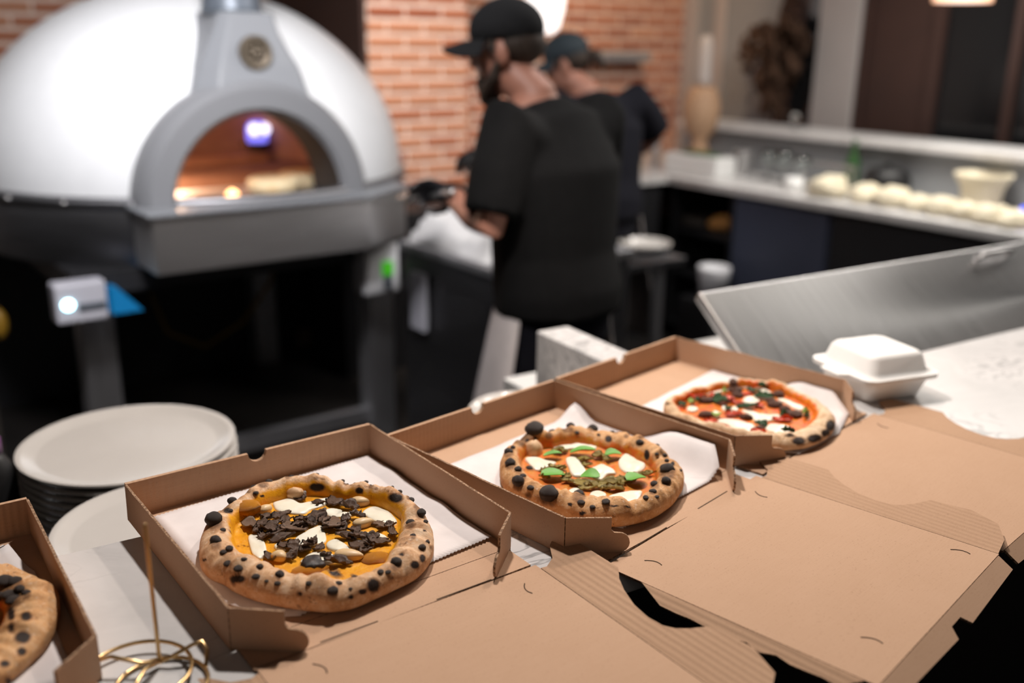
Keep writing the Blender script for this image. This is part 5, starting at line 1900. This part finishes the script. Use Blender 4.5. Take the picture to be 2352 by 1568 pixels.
def cook(loc, rz, label, J, tee, capm, head_yaw, nod, apron=True, gloves=True, beard=True, cap_back=False, hair_tail=False, voxel=.009, lean=(0, 0)):
    """J: joints in the person's own frame (x right, y facing, z up)"""
    root = empty('person', loc, rz)
    tag(root, label, 'person')
    V = {k_: Vector(v) for k_, v in J.items()}
    up_ = (1, 0, 0)
    b = MB()
    HC = V['head']
    HT = head_mesh(b, HC, head_yaw, 1.0, nod)
    b.tube([V['neck'] - Vector((0, .0, .06)), V['neck'], HC + Vector((0, -.012, -.06))], [(.085, .07), (.058, .058), (.055, .06)], 14, ref=up_)
    b.tube([V['hip'] + Vector((0, 0, -.06)), V['hip'], V['waist'], V['chest'], V['neck'] - Vector((0, 0, .05))],
           [(.15, .11), (.165, .12), (.15, .105), (.175, .115), (.10, .08)], 18, ref=up_)
    for s_ in ('l', 'r'):
        b.tube([V['sh_' + s_], (V['sh_' + s_] + V['el_' + s_]) / 2, V['el_' + s_], V['el_' + s_].lerp(V['wr_' + s_], .35), V['wr_' + s_]], [.052, .047, .041, .042, .028], 12)
        b.tube([V['hp_' + s_], V['kn_' + s_], V['kn_' + s_].lerp(V['an_' + s_], .35), V['an_' + s_]], [.088, .058, .058, .038], 12)
        sg = -1 if s_ == 'l' else 1
        hb = MB()
        fwd = V.get('hd_' + s_, V['wr_' + s_] - V['el_' + s_])
        hand(hb if gloves else b, frame_to(V['wr_' + s_], fwd, V.get('hu_' + s_, (0, 0, 1))), .75, -sg)
        if gloves:
            hb.tube([V['wr_' + s_] - fwd.normalized() * .035, V['wr_' + s_] + fwd.normalized() * .02], [.036, .033], 12, caps=False)
            remesh(hb.build('glove', 'glove', root, smooth=True), .0045, 2)
        fm = MB()
        f0_ = V['an_' + s_]
        fm.tube([f0_ + Vector((0, -.05, -.045)), f0_ + Vector((0, .06, -.045)), f0_ + Vector((0, .15, -.055))], [(.042, .042), (.047, .036), (.035, .025)], 12, ref=up_)
        fm.tube([f0_ + Vector((0, 0, .06)), f0_ + Vector((0, 0, -.03))], .045, 12)
        remesh(fm.build('shoe', 'black', root, smooth=True), .008, 3)
    remesh(b.build('body', 'skin', root, smooth=True), voxel, 4)
    # shirt
    t = MB()
    hem = V['hip'] + Vector((0, 0, -.03))
    t.tube([hem, V['hip'] + Vector((0, 0, .02)), V['waist'], V['chest'], V['chest'].lerp(V['neck'], .62), V['neck'] + Vector((0, -.005, -.022))],
           [(.205, .165), (.208, .165), (.200, .155), (.215, .152), (.185, .115), (.080, .075)], 26, ref=up_, caps=False)
    for s_ in ('l', 'r'):
        e = V['sh_' + s_].lerp(V['el_' + s_], .86)
        inn = V['sh_' + s_].lerp(V['chest'], .45)
        t.tube([inn, V['sh_' + s_], V['sh_' + s_].lerp(V['el_' + s_], .45), e], [.085, .088, .082, .078], 16, caps=False)
    sh_ = remesh(t.build('t_shirt', tee, root, smooth=True), .011, 3)
    # trousers
    t = MB()
    t.tube([V['hip'] + Vector((0, 0, -.12)), V['hip'] + Vector((0, 0, .06))], [(.178, .132), (.178, .130)], 20, ref=up_, caps=False)
    for s_ in ('l', 'r'):
        t.tube([V['hp_' + s_] + Vector((0, 0, .05)), V['kn_' + s_], V['an_' + s_] + Vector((0, 0, .03))], [.108, .082, .066], 14, caps=False)
    remesh(t.build('trousers', 'tee_navy', root, smooth=True), .011, 3)
    if apron:
        a = MB()
        vs_, fs = [], []
        nu_, nv_ = 22, 14
        for j in range(nv_ + 1):
            z = V['hip'].z + .02 - .66 * j / nv_
            for i in range(nu_ + 1):
                w_ = R(-100 + 200 * i / nu_)
                flare = 1 + .75 * (j / nv_) + .05 * math.sin(i * 1.3 + j * .2) * j / nv_
                vs_.append((V['hip'].x + .190 * flare * math.sin(w_), V['hip'].y + .160 * flare * math.cos(w_), z))
        for j in range(nv_):
            for i in range(nu_):
                fs.append((j * (nu_ + 1) + i, j * (nu_ + 1) + i + 1, (j + 1) * (nu_ + 1) + i + 1, (j + 1) * (nu_ + 1) + i))
        a.add(vs_, fs)
        ao = a.build('apron', 'apron', root, smooth=True)
        so = ao.modifiers.new('thick', 'SOLIDIFY')
        so.thickness = .004
    # cap: crown, brim, button
    c = MB()
    HR = HT.to_3x3().to_4x4()
    c.ball(HT @ Vector((0, -.006, .052)), (.089, .106, .085), 24, 14, T=HR)
    c.v = [tuple(Vector(v)) for v in c.v]
    inv = HT.inverted()
    keep = []
    vv = []
    for v in c.v:
        l = inv @ Vector(v)
        if l.z < .028 - .05 * max(0, -l.y):
            l.z = .028 - .05 * max(0, -l.y) + (l.z - .028) * .06
        vv.append(tuple(HT @ l))
    c.v = vv
    cp = c.build('cap', capm, root, smooth=True)
    bm_ = MB()
    vs_, fs = [], []
    sgn = -1 if cap_back else 1
    n_ = 14
    for k_ in range(2):
        for r in range(5):
            for i in range(n_ + 1):
                w_ = R(-72 + 144 * i / n_)
                d_ = .086 + .020 * math.cos(w_) ** 2 + r / 4 * (.070 * math.cos(w_) ** .6 if math.cos(w_) > 0 else 0)
                x_ = d_ * math.sin(w_) * (.90 if r else .92)
                y_ = sgn * (d_ * math.cos(w_) + .004)
                vs_.append(HT @ Vector((x_, y_, .034 - .012 * r / 4 - 2.2 * x_ * x_ * (r / 4 + .3) - k_ * .004)))
    off = 5 * (n_ + 1)
    for r in range(4):
        for i in range(n_):
            q_ = (r * (n_ + 1) + i, r * (n_ + 1) + i + 1, (r + 1) * (n_ + 1) + i + 1, (r + 1) * (n_ + 1) + i)
            fs.append(q_)
            fs.append(tuple(reversed([x + off for x in q_])))
    for i in range(n_):
        fs.append((4 * (n_ + 1) + i, 4 * (n_ + 1) + i + 1, off + 4 * (n_ + 1) + i + 1, off + 4 * (n_ + 1) + i))
    bm_.add(vs_, fs)
    bm_.build('brim', capm, cp, smooth=True)
    MB().ball(HT @ Vector((0, -.006, .138)), .009, 10, 6).build('button', capm, cp, smooth=True)
    # hair at the back and sides
    h_ = MB()
    h_.ball(HT @ Vector((0, -.030, .010)), (.080, .082, .062), 18, 12, T=HR)
    for sx in (-1, 1):
        h_.ball(HT @ Vector((sx * .070, .018, .010)), (.010, .016, .030), 10, 8, T=HR)
    remesh(h_.build('hair', 'hair', root, smooth=True), .006, 3)
    if hair_tail:
        MB().tube([HT @ Vector((0, -.10, .02)), HT @ Vector((0, -.135, .0)), HT @ Vector((.01, -.15, -.05))], [.022, .028, .014], 12).build('ponytail', 'hair', root, smooth=True)
    if beard:
        d_ = MB()
        d_.ball(HT @ Vector((0, .052, -.088)), (.050, .042, .040), 16, 10, T=HR)
        d_.ball(HT @ Vector((0, .060, -.122)), (.034, .030, .028), 14, 9, T=HR)
        for sx in (-1, 1):
            d_.tube([HT @ Vector((sx * .066, .006, -.030)), HT @ Vector((sx * .062, .022, -.070)), HT @ Vector((sx * .035, .050, -.100))], [.012, .018, .024], 10)
        remesh(d_.build('beard', 'hair', root, smooth=True), .006, 3)
    # eyes
    for sx in (-1, 1):
        MB().ball(HT @ Vector((sx * .030, .070, .002)), (.013, .010, .010), 12, 8, T=HR).build('eye', 'white_gloss', root, smooth=True)
    return root, HT


r1, H1 = cook((0.130, 2.66, 0), R(48), 'bearded cook in black cap, black t-shirt and pale apron facing the oven', {
    'head': (-.03, .185, 1.596), 'neck': (-.01, .09, 1.475), 'chest': (0, .02, 1.28), 'waist': (0, .02, 1.06), 'hip': (0, .0, .93),
    'sh_l': (-.185, .03, 1.405), 'el_l': (-.265, .02, 1.155), 'wr_l': (-.165, .265, 1.205), 'sh_r': (.185, .03, 1.405), 'el_r': (.27, .10, 1.17), 'wr_r': (.10, .33, 1.285),
    'hd_l': (.1, 1, .05), 'hd_r': (-.45, 1, .1), 'hu_l': (.9, 0, .5), 'hu_r': (.2, 0, 1),
    'hp_l': (-.09, 0, .90), 'kn_l': (-.10, .04, .50), 'an_l': (-.11, 0, .09), 'hp_r': (.09, 0, .90), 'kn_r': (.10, .06, .50), 'an_r': (.11, .02, .09)},
    'tee', 'cap', R(26), R(-6))
# glasses on the first cook
gl = MB()
for sx in (-1, 1):
    cpt = [H1 @ Vector((sx * .033 + .022 * math.cos(a), .094, .0 + .018 * math.sin(a))) for a in [2 * math.pi * i / 20 for i in range(20)]]
    gl.tube(cpt, .002, 6, closed=True)
    gl.tube([H1 @ Vector((sx * .055, .092, .004)), H1 @ Vector((sx * .080, .04, .006)), H1 @ Vector((sx * .082, -.01, 0))], .002, 6)
gl.tube([H1 @ Vector((-.011, .095, .004)), H1 @ Vector((.011, .095, .004))], .002, 6)
gl.build('glasses', 'black', r1, smooth=True)

r2, H2 = cook((0.36, 4.30, 0), R(14), 'second cook in slate cap and navy t-shirt working behind the first', {
    'head': (-.10, .16, 1.525), 'neck': (-.03, .09, 1.415), 'chest': (0, .03, 1.24), 'waist': (0, .0, 1.03), 'hip': (0, -.03, .92),
    'sh_l': (-.185, .05, 1.36), 'el_l': (-.24, .20, 1.14), 'wr_l': (-.12, .40, 1.05), 'sh_r': (.19, .05, 1.37), 'el_r': (.33, .14, 1.22), 'wr_r': (.26, .36, 1.08),
    'hp_l': (-.09, -.02, .90), 'kn_l': (-.10, .02, .50), 'an_l': (-.11, 0, .09), 'hp_r': (.09, -.02, .90), 'kn_r': (.10, .02, .50), 'an_r': (.11, 0, .09)},
    'tee_navy', 'cap_teal', R(58), R(-16), beard=False, apron=True, gloves=False, hair_tail=True)

# pizza peel in the first cook's hands
wl_ = r1.matrix_basis @ Vector((-.155, .345, 1.195))
wr_ = r1.matrix_basis @ Vector((.055, .44, 1.245))
peel = empty('pizza_peel', (0, 0, 0))
tag(peel, 'steel pizza peel held by the first cook towards the oven', 'peel')
tip = Vector(OV.w(1.64, 2.86, 1.10))
hnd = wr_ + (wr_ - tip).normalized() * .05
dirv = (tip - wl_).normalized()
MB().tube([wl_ - dirv * .16, wl_, tip - dirv * .20], .011, 12).build('handle', 'steel', peel, smooth=True)
TP = frame_to(tip - dirv * .22, dirv)
MB().prism([(-.02, 0), (.02, 0), (.13, .06), (.14, .20), (.10, .27), (-.10, .27), (-.14, .20), (-.13, .06)], -.0015, .0015, TP).build('blade', 'steel', peel)
